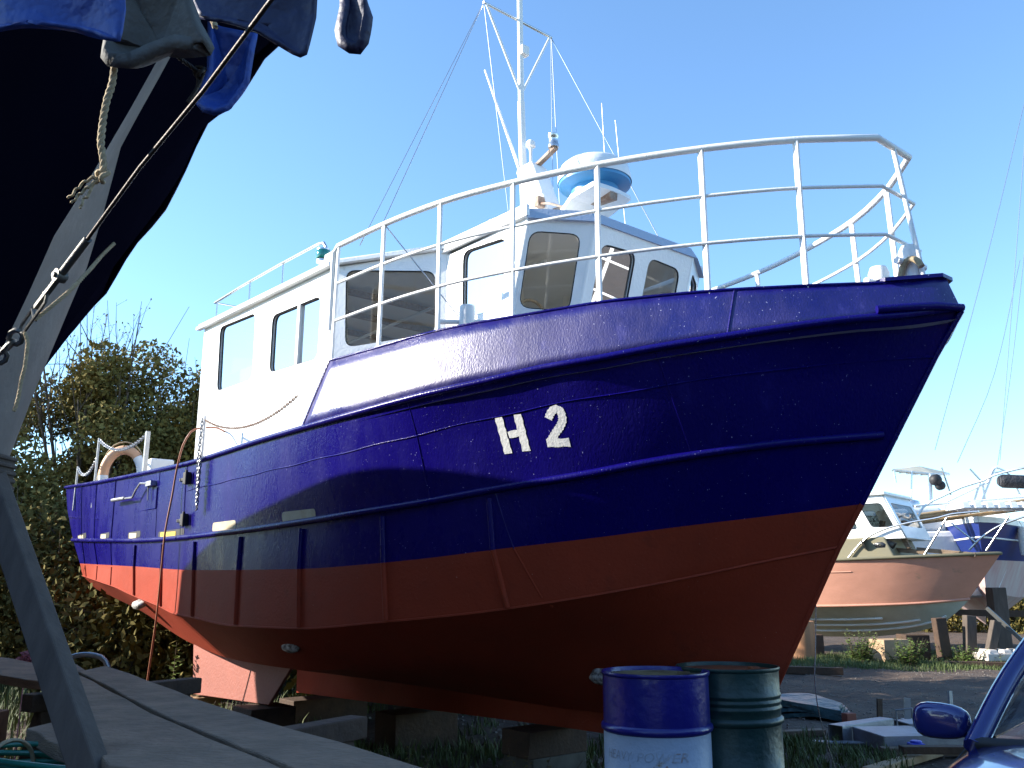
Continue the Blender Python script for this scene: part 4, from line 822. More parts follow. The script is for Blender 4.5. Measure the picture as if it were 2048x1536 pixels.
# ---------------- prop, ribbed block, staging planks ----------------
pa,pb=[Vector(p) for p in D['prop']]; dd=(pb-pa); pe=pa+dd*(pa.z/(pa.z-pb.z)) 
m=MB(); m.beam(pa,pe,.098,.05,up=(.25,1,.15)); solo(m,'wooden_prop',M['propwood'],'thick grey squared timber prop leaning diagonally across the bottom left corner','timber prop',(pe.x,pe.y,0),bevel=.006)
m=MB(); bc=Vector(D['block'][0]); 
prof=[(-.09,-.09),(.06,-.09),(.06,.09),(-.09,.09)]
bc=bc+Vector((-.035,0,0)); m.box(bc+Vector((-.03,0,0)),(.14,.10,.17)); 
for i in range(7): m.box(bc+Vector((-.02,-.005,-.075+i*.025)),(.135,.112,.014))
solo(m,'wooden_block',M['propwood'],'ribbed wooden block wedged on top of the grey prop at the left edge','timber block',(bc.x,bc.y,bc.z-.09),bevel=.004)
def plank(pts,th,label,loc=None,m_=None,group='staging planks',name='scaffold_plank'):
    mb=MB(); n=14; L0,R0,R1,L1=[Vector(p) for p in (pts[0],pts[1],pts[2],pts[3])]
    rows=[]
    for i in range(n+1):
        q=i/n; a=L0.lerp(L1,q); b=R0.lerp(R1,q); sg=-.012*math.sin(q*math.pi)+.004*math.sin(q*9); w=Vector((0,0,sg)); j1=(b-a).normalized()*.006*math.sin(q*17+a.x*5); 
        rows.append([a+w+j1,b+w-j1*.8,b+w-Vector((0,0,th)),a+w-Vector((0,0,th)),a+w+j1])
    mb.grid(rows); mb.add(rows[0][:4],[(0,1,2,3)]); mb.add(rows[-1][:4],[(0,1,2,3)])
    c=(L0+R0+L1+R1)/4; return solo(mb,name,m_ or M['oldwood'],label,'plank',(c.x,c.y,c.z-th),group,bevel=.006)
PK=D['planks']
plank(PK[0],.05,'long weathered scaffold plank, the far one of the staging nearest the blue boat')
q=PK[1]; plank([Vector(q[0]),Vector(q[1]),Vector((-1.0,2.35,1.02)),Vector((-.36,2.03,1.02))],.05,'long weathered scaffold plank on the near side, its edge broken beside the green hose')
sp_=[Vector(p) for p in D['short']]; plank([sp_[0],sp_[1]+Vector((-.35,-.05,0)),sp_[2]+Vector((-.12,-.2,0)),sp_[2]],.05,'short snapped plank end sticking out under the long planks')
p2=[Vector(p) for p in D['planks2']]; plank([p2[1],p2[5],p2[3]+Vector((.1,.1,0)),p2[2]+Vector((.1,.15,0))],.045,'short broad board running off the left edge behind the grey prop')
for i,(x,y,r) in enumerate(((-.85,3.25,-.6),(-2.0,4.75,-.6))):
    root=thing('trestle',['rough wooden trestle under the near end of the staging planks','rough wooden trestle under the far end of the staging planks'][i],'trestle',(x,y,0),r+1.6,'trestles under the staging')
    m=MB(); m.box((0,0,.925),(.95,.09,.08)); m.build('top_beam',M['brownwood'],root,bevel=.006)
    for sx in (-.38,.38):
        for sy in (-1,1): m=MB(); m.beam((sx,0,.9),(sx*1.1,sy*.3,.0),.07,.05); m.build('leg',M['brownwood'],root,bevel=.004)
m=MB(); c0=Vector((-2.62,4.25,0)); m.box(c0+Vector((0,0,.44)),(.42,.5,.88)); 
for i in range(5): m.box(c0+Vector((0,-.26,.10+i*.18)),(.44,.03,.155))
for sx in (-.2,.2): m.box(c0+Vector((sx,-.285,.44)),(.05,.02,.88))
solo(m,'wooden_crate',mat('reddish_crate_wood',(.30,.13,.06),.8,var=(.18,.08,.045),vs=7,bump=.5,bs=30),'reddish slatted wooden crate under the board at the left edge','crate',(c0.x,c0.y,0),bevel=.005)
# hose coil on boards
m=MB(); cx,cy=-1.35,2.95
for k in range(9):
    r1=random.uniform(.36,.50); r2=r1*random.uniform(.36,.46); ph=random.uniform(0,6); z=.80+.016*k
    m.tube([(cx+r1*math.cos(a)*.93-r2*math.sin(a)*.25+.01*math.sin(3*a+ph),cy+r2*math.sin(a)-r1*math.cos(a)*.42,z+.008*math.sin(2*a+ph)) for a in np.linspace(0,2*math.pi,41)[:-1]],.0095,7,closed=True)
solo(m,'garden_hose',mat('green_hose_plastic',(.008,.13,.085),.35,coat=.3),'coiled green hose lying under the planks at the lower left','hose',(cx,cy,.79),smooth=60)
m=MB(); m.tube([(cx-.28+.018*math.cos(a)*1.2,cy+.12+.12*math.cos(a),.865+.10*math.sin(a)) for a in np.linspace(0,2*math.pi,25)[:-1]],.007,6,closed=True); solo(m,'tie_cord',M['rope'],'short cord loop tied round the green hose coil','cord',(cx-.28,cy+.12,.78),smooth=60)
bl=[((-1.60,2.62,.765),(1.0,.17,.05),-.50,'dark stained board lying under the green hose at the bottom left',M['brownwood']),((-1.35,2.98,.77),(1.3,.20,.035),-.42,'paler flat board directly beneath the green hose coil',M['oldwood']),((-1.22,2.40,.70),(.22,.10,.09),-.2,'small light timber offcut beside the foot of the grey prop',M['lightwood']),((-1.55,2.25,.68),(.9,.4,.05),-.3,'broad lowest board in the bottom left corner',M['oldwood'])]
for c,dm,r,lb_,mt in bl:
    m=MB(); m.box((0,0,0),dm,Matrix.Rotation(r,3,'Z')); o=m.build('timber_board',mt,bevel=.005); o.location=c; tag(o,lb_,'board',group='boards under the hose')
m=MB(); m.box((0,0,.32),(1.3,.9,.64)); 
for i in range(4): m.box((-.0,-.46,.08+i*.16),(1.32,.02,.14))
o=m.build('work_bench',M['brownwood'],bevel=.01); o.location=(-1.55,2.75,0); tag(o,'dark low wooden bench carrying the boards and the hose','bench')
m=MB(); m.lathe([(0,.0),(.2,.0),(.24,.26),(.25,.27),(.225,.26),(.19,.03),(0,.03)],(0,0,0),28); o=m.build('bucket',mat('orange_plastic',(.32,.10,.04),.5),smooth=40); o.location=(-.86,2.2,.62); tag(o,'rim of an orange brown tub just visible under the near plank','tub')
m=MB(); m.lathe([(0,.0),(.3,0),(.3,.6),(0,.6)],(0,0,0),24); o=m.build('wooden_stump',M['brownwood'],smooth=40); o.location=(-.86,2.2,0.01); tag(o,'round dark stump that carries the orange brown tub','stump')
# tube handle behind the planks
m=MB(); hx,hy=-3.15,6.8; m.tube(smooth_pts([(hx-.20,hy,0.0),(hx-.17,hy,.75),(hx-.15,hy,.88),(hx-.08,hy,.955),(hx+.02,hy,.97),(hx+.12,hy,.955),(hx+.19,hy,.88),(hx+.20,hy,.75),(hx+.21,hy,0)],50),.019,10)
m.box((hx,hy+.02,.12),(.45,.25,.03)); m.tube([(hx-.19,hy,.45),(hx+.2,hy,.45)],.014,8)
solo(m,'hand_truck',M['galv'],'bent grey metal tube handle of a hand truck behind the planks','hand truck',(hx,hy,0),smooth=50)
m=MB(); 
for i in range(40): leafquad(m,(-3.62+random.gauss(0,.03),6.9,.93+random.gauss(0,.025)),.03)
m.tube([(-3.62,6.9,0),(-3.62,6.9,.92)],.004,5); solo(m,'pink_flower',mat('pink_petals',(.5,.2,.25),.6),'small pink flower head left of the tube handle','flower',(-3.62,6.9,0))
# blocks under the keel
boat_x=xf_of(boat).inverted()
def kb(t,b,w,d,h,label,mt,z=0,r=0,name='keel_block'):
    p=boat_x@Vector(P(t,b,0)); m=MB(); m.box((0,0,h/2),(w,d,h)); o=m.build(name,mt,bevel=.008); o.location=(p.x,p.y,z); o.rotation_euler=(0,0,HEAD+r); tag(o,label,'block',group='timber blocks under the boat')
kb(6.9,0,.35,.9,.28,'dark timber block under the aft end of the keel',M['brownwood'])
kb(3.15,.1,.35,.55,.20,'grey concrete block under the keel, left of the blue drum',mat('stained_concrete',(.13,.12,.10),.9,var=(.07,.065,.055),vs=6))
kb(3.15,.1,.33,.6,.19,'timber packing on top of the concrete keel block',M['brownwood'],.20)
kb(1.75,0,.4,.6,.40,'dark timber block under the forefoot of the keel',M['brownwood'])
kb(5.0,.05,.35,.7,.33,'dark timber block under the middle of the keel',M['brownwood'])
kb(5.5,1.35,.4,.42,.42,'dark timber block under the forward end of the near bilge keel',M['brownwood'])
kb(7.1,1.35,.3,.4,.36,'timber block under the aft end of the near bilge keel',M['lightwood'])
kb(6.3,1.8,.75,.3,.33,'dark box with a pale top edge beside the near bilge keel',M['dark'],name='tool_box')
kb(7.1,-1.35,.3,.4,.36,'timber block under the far bilge keel',M['brownwood'])
kb(5.2,.9,.9,.12,.04,'sunlit pale offcut board on the ground between the keels',M['lightwood'],.02,.5,'timber_board')
kb(1.2,.9,.35,.3,.2,'concrete lump at the bottom between plank end and blue drum',mat('grey_concrete',(.14,.13,.12),.9,var=(.09,.085,.08),vs=6),0,.3)
# ---------------- oil drums ----------------
def drum(x,y,z,name,label,mb_,mt_,rust,ribs):
    root=thing(name,label,'oil drum',(x,y,z),random.uniform(0,6) if False else 0,'oil drums')
    r=.292
    low=[(0,0),(r,0),(r+.006,.01),(r+.006,.03),(r,.04),(r,.29),(r+.011,.30),(r+.013,.31),(r+.011,.32),(r,.33),(r,.575)]
    up=[(r,.575),(r+.012,.585),(r+.015,.597),(r+.012,.61),(r,.62)]
    if ribs:
        for zc in (.665,.70,.735): up+=[(r,zc-.014),(r+.006,zc-.004),(r+.006,zc+.004),(r,zc+.014)]
    up+=[(r,.865),(r+.006,.870),(r+.008,.88),(r+.006,.888),(r-.002,.888),(r-.006,.875),(r-.008,.862)]
    m=MB(); m.lathe(low,n=72); m.build('lower_shell',mb_,root,smooth=50)
    m=MB(); m.lathe(up,n=72); m.build('upper_shell',mt_,root,smooth=50)
    m=MB(); m.lathe([(r-.006,.866),(r-.02,.862),(0,.864)],n=48); m.lathe([(.035,.864),(.035,.876),(0,.877)],(.17,.05,0),16); m.lathe([(.02,.864),(.02,.874),(0,.875)],(-.19,-.05,0),14); m.build('lid',rust,root,smooth=50)
    return root
M['drumwhite']=mat('faded_white_drum',(.50,.56,.66),.45,var=(.44,.50,.60),vs=4,bump=.2,bs=40,var2=(.30,.20,.09),v2s=9,v2lo=.62,v2hi=.72)
M['drumblue']=mat('drum_blue',(.014,.012,.17),.3,var=(.018,.015,.21),vs=3,coat=.3,bump=.15,bs=12)
M['drumgreen']=mat('drum_green',(.010,.036,.030),.38,var=(.018,.048,.042),vs=4,bump=.2,bs=20,var2=(.12,.07,.04),v2s=8,v2lo=.66,v2hi=.75)
M['lidrust']=mat('rusty_lid',(.30,.09,.03),.7,var=(.16,.05,.03),vs=5,bump=.4,bs=40)
M['lidgold']=mat('dirty_lid',(.10,.06,.03),.5,var=(.25,.2,.10),vs=4,vd=.9)
d1=drum(.800,5.2,.11,'oil_drum','oil drum painted dark blue above and faded white below with worn lettering',M['drumwhite'],M['drumblue'],M['lidgold'],False)
d2=drum(1.275,5.5,.112,'oil_drum','dark green oil drum with ribbed bands and a rusty orange lid',M['drumgreen'],M['drumgreen'],M['lidrust'],True)
def wrap_text(s,size,xa,xb,zc,mt,sh=.22):
    vs,fs=textmesh(s,size,sh,0); m=MB(); R_=.2945; out_=[]; mn=min(v[0] for v in vs); mx=max(v[0] for v in vs)
    for v in vs:
        u=(xa+(v[0]-mn)/(mx-mn)*(xb-xa))/R_-math.pi/2-.153; out_.append((R_*math.cos(u),R_*math.sin(u),zc+v[1]))
    m.add(out_,fs); m.build('drum_lettering',mt,d1)
M['fadedink']=mat('faded_orange_ink',(.42,.24,.17),.6,var=(.50,.52,.58),vs=14,vd=1)
M['fadedink2']=mat('almost_gone_ink',(.44,.44,.48),.6,var=(.50,.55,.64),vs=14,vd=1)
wrap_text('HEAVY',.066,-.32,-.135,.455,M['fadedink2']); wrap_text('POW',.066,-.111,.065,.455,M['fadedink2']); wrap_text('ER',.066,.072,.169,.455,M['fadedink']); wrap_text('RA',.066,-.036,.062,.395,M['fadedink'])
m=MB()
for z in (.418,.403):
    q=[( .2948*math.cos(u),.2948*math.sin(u),z+h) for h in (0,.006) for u in np.linspace(.07/.2945-math.pi/2-.153,.215/.2945-math.pi/2-.153,10)]; m.add(q,[(i,i+1,i+11,i+10) for i in range(9)])
m.build('drum_stripe',M['fadedink'],d1)
FR=D['far']
# ---------------- salmon boat beyond the bow ----------------
M['salmon']=mat('salmon_hull_paint',(.60,.29,.20),.5,var=(.52,.25,.17),vs=1.5,bump=.12,bs=30,bump2=.03,bs2=3,var2=(.30,.20,.13),v2s=2.2,v2lo=.62,v2hi=.75,stretch=(1,1,2))
M['palebottom']=mat('pale_green_bottom',(.50,.54,.47),.6,var=(.40,.43,.36),vs=3,var2=(.25,.18,.12),v2s=4,v2lo=.64,v2hi=.7)
M['dirtydeck']=mat('algae_stained_deck',(.26,.23,.15),.7,var=(.18,.16,.09),vs=2.5)
M['olive']=mat('weathered_olive_cabin',(.20,.17,.09),.6,var=(.16,.15,.10),vs=1.5)
sb=thing('cabin_cruiser','small salmon-sided motor boat with white wheelhouse propped beyond the blue bow','motor boat',(7.1,20.8,0),math.radians(-42))
SBM=Matrix.Translation(Vector((7.1,20.8,0)))@Matrix.Rotation(math.radians(-42),4,'Z')@Matrix.Translation(-Vector((6.8,19.2,0)))
X_=Matrix.Translation(-Vector((6.8,19.2,0)))
gun=[(10.55,.0,2.13),(10.3,.22,2.12),(9.6,.62,2.09),(8.7,.98,2.06),(7.5,1.22,2.03),(6,1.3,2.02),(3,1.28,2.05)]
chn=[(9.85,.0,1.22),(9.5,.25,1.18),(9.0,.52,1.13),(8.2,.82,1.09),(7.2,1.03,1.06),(6,1.12,1.05),(3,1.12,1.05)]
kel=[(9.8,0,1.15),(9.55,0,.92),(9.1,0,.64),(8.4,0,.47),(7.4,0,.38),(6,0,.36),(3,0,.36)]
G_,C_,K_=[smooth_pts(p,40) for p in (gun,chn,kel)]
for nm,a,b,mt in (('topsides',G_,C_,M['salmon']),('bottom',C_,K_,M['palebottom'])):
    m=MB()
    for sg in (-1,1):
        f_=lambda R:[Vector((p[0],19.3+p[1]*sg,p[2])) for p in R]; m.grid([f_(a),[p.lerp(q,.5) for p,q in zip(f_(a),f_(b))],f_(b)])
    m.build(nm,mt,sb,smooth=40,xf=X_)
m=MB(); m.grid([[(p[0],19.3-p[1],p[2]-.02) for p in G_],[(p[0],19.3+p[1],p[2]-.02) for p in G_]]); m.build('deck',M['dirtydeck'],sb,xf=X_)
for sg in (-1,1):
    m=MB(); m.tube([(p[0],19.3+(p[1]+.01)*sg,p[2]) for p in G_],.035,6); m.build('gunwale_rubber',M['olive'],sb,smooth=60,xf=X_)
    m=MB(); m.tube([(p[0],19.3+(p[1]+.0)*sg,p[2]) for p in C_],.03,6); m.build('chine_rail',M['salmon'],sb,smooth=60,xf=X_)
    mid=[Vector(p).lerp(Vector(q),.27) for p,q in zip(G_,C_)]; m=MB(); m.tube([(p.x,19.3+p.y*sg,p.z) for p in mid[14:]],.014,6); m.build('chine_rail',M['salmon'],sb,smooth=60,xf=X_)
    for q,i0,i1 in ((.22,18,40),(.42,10,36),(.60,6,32),(.78,3,30)):
        m=MB(); rr=[Vector(p).lerp(Vector(r),q) for p,r in zip(C_,K_)]; m.tube([(p.x,19.3+p.y*sg*1.0,p.z-.01) for p in rr[i0:i1]],.026,6); m.build('spray_rail',mat('white_spray_rail',(.72,.74,.70),.5) if 'wsr' not in M else M['wsr'],sb,smooth=60,xf=X_); M['wsr']=bpy.data.materials['white_spray_rail']
CD=.55
def prism(m,side,y0,y1): m.poly([(x,(y0+y1)/2,z) for x,z in side],abs(y1-y0),(0,1,0))
m=MB(); prism(m,[(4.2,2.02),(8.75,2.02),(8.55,2.50),(4.2,2.46)],18.45,20.15); m.build('coachroof',M['olive'],sb,xf=X_,bevel=.03)
m=MB(); ms=bpy.data.meshes
cw=M['white']
def fplate(pts,holes,name='cabin_side',r=.08,th=.04):
    pts=[(p[0]+CD,*tuple(p)[1:]) for p in pts]; holes=[[(p[0]+CD,*tuple(p)[1:]) for p in h_] for h_ in holes]
    o,n=plate(name,[X_@Vector(p) for p in pts],[[X_@Vector(q) for q in h] for h in holes],th,cw,sb,r); return o
sidep=[(5.0,18.5,3.38),(8.02,18.5,3.38),(8.42,18.5,2.46),(5.0,18.5,2.46)]
w1=[(6.2,18.5,3.2),(7.25,18.5,3.2),(7.45,18.5,2.68),(6.2,18.5,2.68)]; w2=[(7.50,18.5,3.22),(7.98,18.5,3.22),(8.22,18.5,2.70),(7.75,18.5,2.70)]
for dy in (0,1.6):
    sh=lambda L_:[(a,b+dy,c) for a,b,c in L_]
    fplate(sh(sidep),[sh(w1),sh(w2)])
    for w in (w1,w2):
        m=MB(); rp=round_poly([X_@(Vector(p)+Vector((CD,0,0))) for p in sh(w)],.08); m.add(rp,[tuple(range(len(rp)))]); g_=m.build('window',M['glassdim'],sb); m=MB(); m.tube(rp,.014,5,closed=True); m.build('frame',M['dark'],g_)
fr=[(8.03,18.5,3.38),(8.03,20.1,3.38),(8.43,20.1,2.46),(8.43,18.5,2.46)]; hf=[(8.11,18.65,3.22),(8.11,19.95,3.22),(8.31,19.95,2.72),(8.31,18.65,2.72)]
fplate(fr,[hf],'windscreen_frame'); m=MB(); rp=round_poly([X_@(Vector(p)+Vector((CD,0,0))) for p in hf],.08); m.add(rp,[tuple(range(len(rp)))]); m.build('window',M['glassdim'],sb)
m=MB(); m.box((6.45+CD,19.3,3.42),(3.3,1.8,.07)); m.build('cabin_roof',cw,sb,xf=X_,bevel=.02)
m=MB(); m.box((7.0,18.46,3.15),(.36,.02,.2)); m.build('notice',M['letter'],sb,xf=X_)
m=MB()
for i in range(4): m.box((7.0,18.445,3.09+i*.04),(.30,.01,.012))
m.build('notice_bars',M['pad'],sb,xf=X_)
for pts in FR['pulpit']: m=MB(); m.tube(smooth_pts(pts,24),.022,7); m.build('pulpit_rail',M['steel'],sb,smooth=60,xf=X_)
for pts in FR['pulpit_posts']: m=MB(); m.tube(pts,.020,7); m.build('pulpit_post',M['steel'],sb,smooth=60,xf=X_)
for i,pts in enumerate(FR['deckbeams']):
    pts=[SBM@Vector(p) for p in pts]; m=MB(); m.beam(pts[0],pts[1],.13,.09); c=Vector(pts[0]); solo(m,'timber_beam',M['oldwood'] if i!=2 else M['palebottom'],['short dark timber lying across the salmon boat foredeck','long timber lying toward the salmon boat bow','pale board lying at the foot of the black sack','slanting timber leaning on the salmon boat windscreen','short upright timber in front of the salmon boat cabin'][i],'timber',tuple(c),group='timbers on the foredeck',bevel=.01)
bg=[SBM@Vector(p) for p in FR['bag']]; m=MB(); cc=sum(bg,Vector())/len(bg); rg=[]
for k in range(7):
    s=math.cos(k/6*math.pi*.48); rg.append([cc+(p-cc)*s*(1+.06*math.sin(i*2.2+k))+Vector((0,-.35*math.sin(k/6*math.pi*.5),0)) for i,p in enumerate(bg)]); rg[-1].append(rg[-1][0])
m.grid(rg); m.grid([[Vector((p.x,p.y+2*(cc.y-p.y),p.z)) for p in r] for r in rg]); solo(m,'black_sack',mat('black_sack_plastic',(.012,.014,.018),.3,bump2=.8,bs2=6),'crumpled black plastic sack on the salmon boat foredeck','sack',tuple(cc-Vector((0,0,.25))),smooth=60)
m=MB(); m.lathe([(0,0),(.13,0),(.16,.25),(.15,.26),(0,.24)],SBM@Vector((6.55,19.0,3.46)),18); solo(m,'orange_bucket',mat('orange_bucket_plastic',(.8,.16,.04),.4),'orange and white tub on the salmon boat cabin roof','bucket',tuple(SBM@Vector((6.55,19.0,3.46))),smooth=50)
m=MB(); sv=lambda L_:[SBM@Vector(q) for q in L_]; m.tube(sv([(6.3,18.6,3.46),(6.3,18.6,3.85),(7.4,18.6,3.85),(7.7,18.6,3.5)]),.015,6); solo(m,'roof_rail',M['steel'],'thin metal rail on the salmon boat cabin roof','rail',tuple(SBM@Vector((6.3,18.6,3.46))),smooth=60)
m=MB(); m.tube(sv([(7.35,19.2,3.46),(7.35,19.2,8)]),.02,6); solo(m,'aerial_pole',M['whiterail'],'thin white pole rising from the salmon boat cabin, beside the blue stem','pole',tuple(SBM@Vector((7.35,19.2,3.46))),smooth=60)
# ---------------- navy yacht at the right edge ----------------
M['navy2']=mat('navy_yacht_paint',(.012,.028,.15),.3,var=(.018,.035,.19),vs=1,coat=.3)
M['pinkbottom']=mat('faded_pink_bottom',(.52,.30,.28),.7,var=(.58,.50,.46),vs=1.4,stretch=(3,1,.6))
yb=thing('sailing_yacht','navy and white yacht with pink underbody at the right edge','yacht',(11.2,21.5,0),math.atan2(-.9,-.45))
yr={'deck':[(0,0,2.98),(-.35,.35,2.97),(-1,.75,2.94),(-2.2,1.25,2.90),(-4,1.55,2.86),(-9,1.3,2.9)],
 'mid':[(-.06,0,2.62),(-.5,.36,2.6),(-1.2,.74,2.58),(-2.4,1.22,2.56),(-4,1.52,2.54),(-9,1.25,2.6)],
 'wl':[(-.25,0,2.1),(-.8,.32,2.1),(-1.6,.68,2.1),(-2.7,1.08,2.1),(-4.2,1.38,2.1),(-9,1.0,2.15)],
 'bil':[(-.6,0,1.5),(-1.2,.22,1.35),(-2,.5,1.25),(-3,.8,1.2),(-4.5,1.0,1.2),(-9,.6,1.7)],
 'keel':[(-1.0,0,1.15),(-1.8,.03,.9),(-2.6,.04,.65),(-3.4,.05,.5),(-5,.05,.45),(-9,.05,1.5)]}
Y={k:smooth_pts(v,36) for k,v in yr.items()}
for a,b,nm,mt in (('deck','mid','topsides',M['navy2']),('mid','wl','topsides',M['navy2']),('wl','bil','underbody',M['pinkbottom']),('bil','keel','underbody',M['pinkbottom'])):
    m=MB()
    for sg in (1,-1): m.grid([[(p[0],p[1]*sg,p[2]) for p in Y[a]],[(p[0],p[1]*sg,p[2]) for p in Y[b]]])
    m.build(nm,mt,yb,smooth=50)
for sg in (1,-1):
    m=MB(); m.tube([(p[0],(p[1]+.005)*sg,p[2]+.01) for p in Y['mid']],.022,6); m.build('white_stripe',M['white'],yb,smooth=60)
    m=MB(); g2=[[(p[0],(p[1]+.01)*sg,p[2]+dz) for p in Y['deck']] for dz in (0,.14)]; m.grid(g2); m.build('toe_rail',M['white'],yb,solid=.03)
m=MB(); m.grid([[(p[0],p[1]*s,p[2]+.02) for p in Y['deck']] for s in (-1,1)]); m.build('deck',M['whiterail'],yb)
m=MB(); m.box((-4.6,0,3.15),(4.2,1.7,.5),None,.86); m.build('coachroof',M['white'],yb,bevel=.05)
for x in (-3.4,-4.4,-5.4):
    for sg in (1,-1): m=MB(); m.box((x,.80*sg,3.15),(.6,.04,.16)); m.build('window',M['dark'],yb,bevel=.02)
m=MB(); m.lathe([(0,2.2),(.11,2.22),(.13,2.35),(.13,2.75),(.11,2.9),(0,2.92)],(-1.25,.98,0),16); m.tube([(-1.25,.98,2.9),(-1.2,.85,3.2)],.01,5); o=m.build('fender',M['whiterail'],smooth=50); o.location=yb.location; o.rotation_euler=yb.rotation_euler; tag(o,'white fender hanging at the navy yacht side by the right edge','fender')
YX=xf_of(yb)
for pts in FR['arch']+FR['frame']+FR['rail']: m=MB(); m.tube(smooth_pts(pts,12) if len(pts)>2 else pts,.025,6); m.build('tube_frame',M['whiterail'],yb,smooth=60,xf=YX)
for pts in FR['poles']: m=MB(); m.tube(pts,.05,8); m.build('lashed_spar',M['lightwood'],yb,smooth=60,xf=YX)
m=MB(); a,b=[Vector(p) for p in FR['sailroll']]; m.tube([a,a.lerp(b,.1),b],[.12,.17,.17],12); m.build('rolled_sail_cover',mat('grey_black_cover',(.03,.03,.035),.7,bump2=.8,bs2=8),yb,smooth=60,xf=YX)
for pts in FR['mast_stays']: m=MB(); m.tube(smooth_pts(pts,10),.012,5); m.build('rigging_wire',M['steel'],yb,smooth=60,xf=YX)
m=MB(); 
for i in range(9): m.box((10.6+i*.28,21.2,3.33-.0*i),(.2,.9,.16),None,.8)
m.build('deck_clutter',M['whiterail'],yb,xf=YX,bevel=.02)
# ---------------- white boat with sun canopy ----------------
wb=thing('motor_cruiser','white motor cruiser with flat frame canopy behind the salmon boat','motor boat',(9.5,23.4,0))
WX=Matrix.Translation(-Vector((9.5,23.4,0)))
m=MB(); hullp=[(7.0,1.3),(12.0,1.2),(12.9,2.9),(7.0,2.75)]; prism(m,hullp,22.5,24.6); m.build('hull',M['white'],wb,xf=WX,bevel=.15)
m=MB(); prism(m,[(7.6,2.8),(11.4,2.85),(10.9,3.45),(7.8,3.4)],22.7,24.3); m.build('cabin',M['white'],wb,xf=WX,bevel=.08)
m=MB(); m.box((9.2,22.68,3.1),(2.4,.04,.26)); m.build('window',M['dark'],wb,xf=WX,bevel=.04)
b4=[Vector(p) for p in FR['bimini']]; 
m=MB(); q=[b4[0],b4[1]+Vector((0,1.0,0)),b4[2]+Vector((0,1.2,.0)),b4[3]]; zc=4.42; q=[Vector((p.x,p.y,p.z)) for p in q]; m.poly(q,.06); 
cb=m.build('canopy',mat('cream_canopy',(.60,.55,.42),.6,var=(.4,.37,.28),vs=5),wb,xf=WX)
m=MB(); m.tube(q,.035,6,closed=True)
for k in np.linspace(.15,.85,5): m.tube([q[0].lerp(q[3],k)-Vector((0,0,.05)),q[1].lerp(q[2],k)-Vector((0,0,.05))],.02,5)
m.build('canopy_frame',M['whiterail'],wb,smooth=60,xf=WX)
for pts in FR['bposts']: m=MB(); m.tube(pts,.022,6); m.build('canopy_post',M['steel'],wb,smooth=60,xf=WX)
m=MB(); m.tube(FR['bpost'],.05,8); m.build('radar_post',M['white'],wb,smooth=60,xf=WX)
c=Vector(FR['reflector'][0]); m=MB(); m.lathe([(0,-.17),(.07,-.17),(.14,-.1),(.14,.04),(.07,.08),(0,.08)],c,18,'y'); m.lathe([(0,-.1),(.07,-.1),(.12,-.05),(.12,.06),(0,.1)],c+Vector((.12,0,-.14)),18,'y'); m.build('black_float',M['dark'],wb,smooth=50,xf=WX)
m=MB(); m.lathe([(0,3.4),(.22,3.42),(.24,3.5),(.2,3.62),(0,3.68)],(10.3,23.0,0),18); m.build('deck_vent',M['steel'],wb,smooth=50,xf=WX)
for q in ((11.3,23.0,-.2),(11.7,23.2,-.3)): m=MB(); m.lathe([(0,3.45),(.12,3.45),(.13,3.7),(0,3.78)],q,16); m.build('deck_vent',M['steel'],wb,smooth=50,xf=WX)
# ---------------- props and bits under the far boats ----------------
def post(x,y,w,h,label,mt,lean=(0,0),rnd=False,name='timber_post'):
    m=MB()
    if rnd: m.lathe([(0,0),(w/2,0),(w/2,h),(w/2-.02,h+.01),(0,h+.01)],n=24)
    else: m.beam((0,0,0),(lean[0],lean[1],h),w,w,up=(0,1,0))
    o=m.build(name,mt,smooth=45 if rnd else None,bevel=0 if rnd else .015); o.location=(x,y,0); tag(o,label,'post',group='props under the far boats')
post(5.86,18.6,.50,.78,'rusty orange steel cylinder standing just right of the blue bow',mat('rusty_orange_cylinder',(.55,.25,.11),.7,var=(.30,.15,.08),vs=3,stretch=(2,2,.3)),rnd=True,name='steel_cylinder')
for x,y,h,lx,w,lb_ in ((10.25,19.3,1.45,0,.3,'thick timber pile at the right edge supporting the navy yacht'),(8.7,18.6,.85,-.05,.22,'short dark upright post beneath the salmon boat bow'),(9.15,18.5,.9,.08,.2,'grey upright post right beneath the salmon boat forefoot'),(9.35,18.2,.8,.25,.16,'splayed dark post next to the forefoot of the salmon boat')):
    post(x,y,w,h,lb_,M['brownwood'] if x<9 else M['propwood'],(lx,0))
m=MB(); m.beam((9.6,18.5,1.05),(10.35,17.9,.0),.09,.07); solo(m,'steel_prop',M['shackle'],'slanting grey strut from the salmon boat bow down to the ground','strut',(10.35,17.9,0))
m=MB(); m.beam((10.0,20.6,.9),(12.3,20.6,.86),.14,.14); solo(m,'cross_beam',M['brownwood'],'horizontal dark beam between the posts near the right edge','beam',(11,20.6,.7))
m=MB(); m.box((0,0,.22),(.62,.45,.44)); m.box((.32,.0,.22),(.04,.4,.36)); o=m.build('cardboard_box',mat('cardboard',(.42,.29,.17),.85,var=(.32,.21,.12),vs=4),bevel=.012); o.location=(7.55,18.5,0); o.rotation_euler=(0,0,.35); tag(o,'brown cardboard box under the salmon boat keel','box')
m=MB(); m.box((0,0,.25),(.5,.5,.5)); o=m.build('keel_block',M['brownwood'],bevel=.02); o.location=(8.35,19.2,0); tag(o,'dark block under the salmon boat keel near its forefoot','block')
m=MB(); m.box((0,0,.25),(.5,.5,.44)); o=m.build('keel_block',M['brownwood'],bevel=.02); o.location=(6.4,19.9,0); tag(o,'dark block under the salmon boat keel behind the rusty cylinder','block')
m=MB(); m.box((0,0,.07),(1.15,.6,.14)); 
for i in range(4): m.box((-.42+i*.28,-.05,.17),(.18,.45,.08),None,.85)
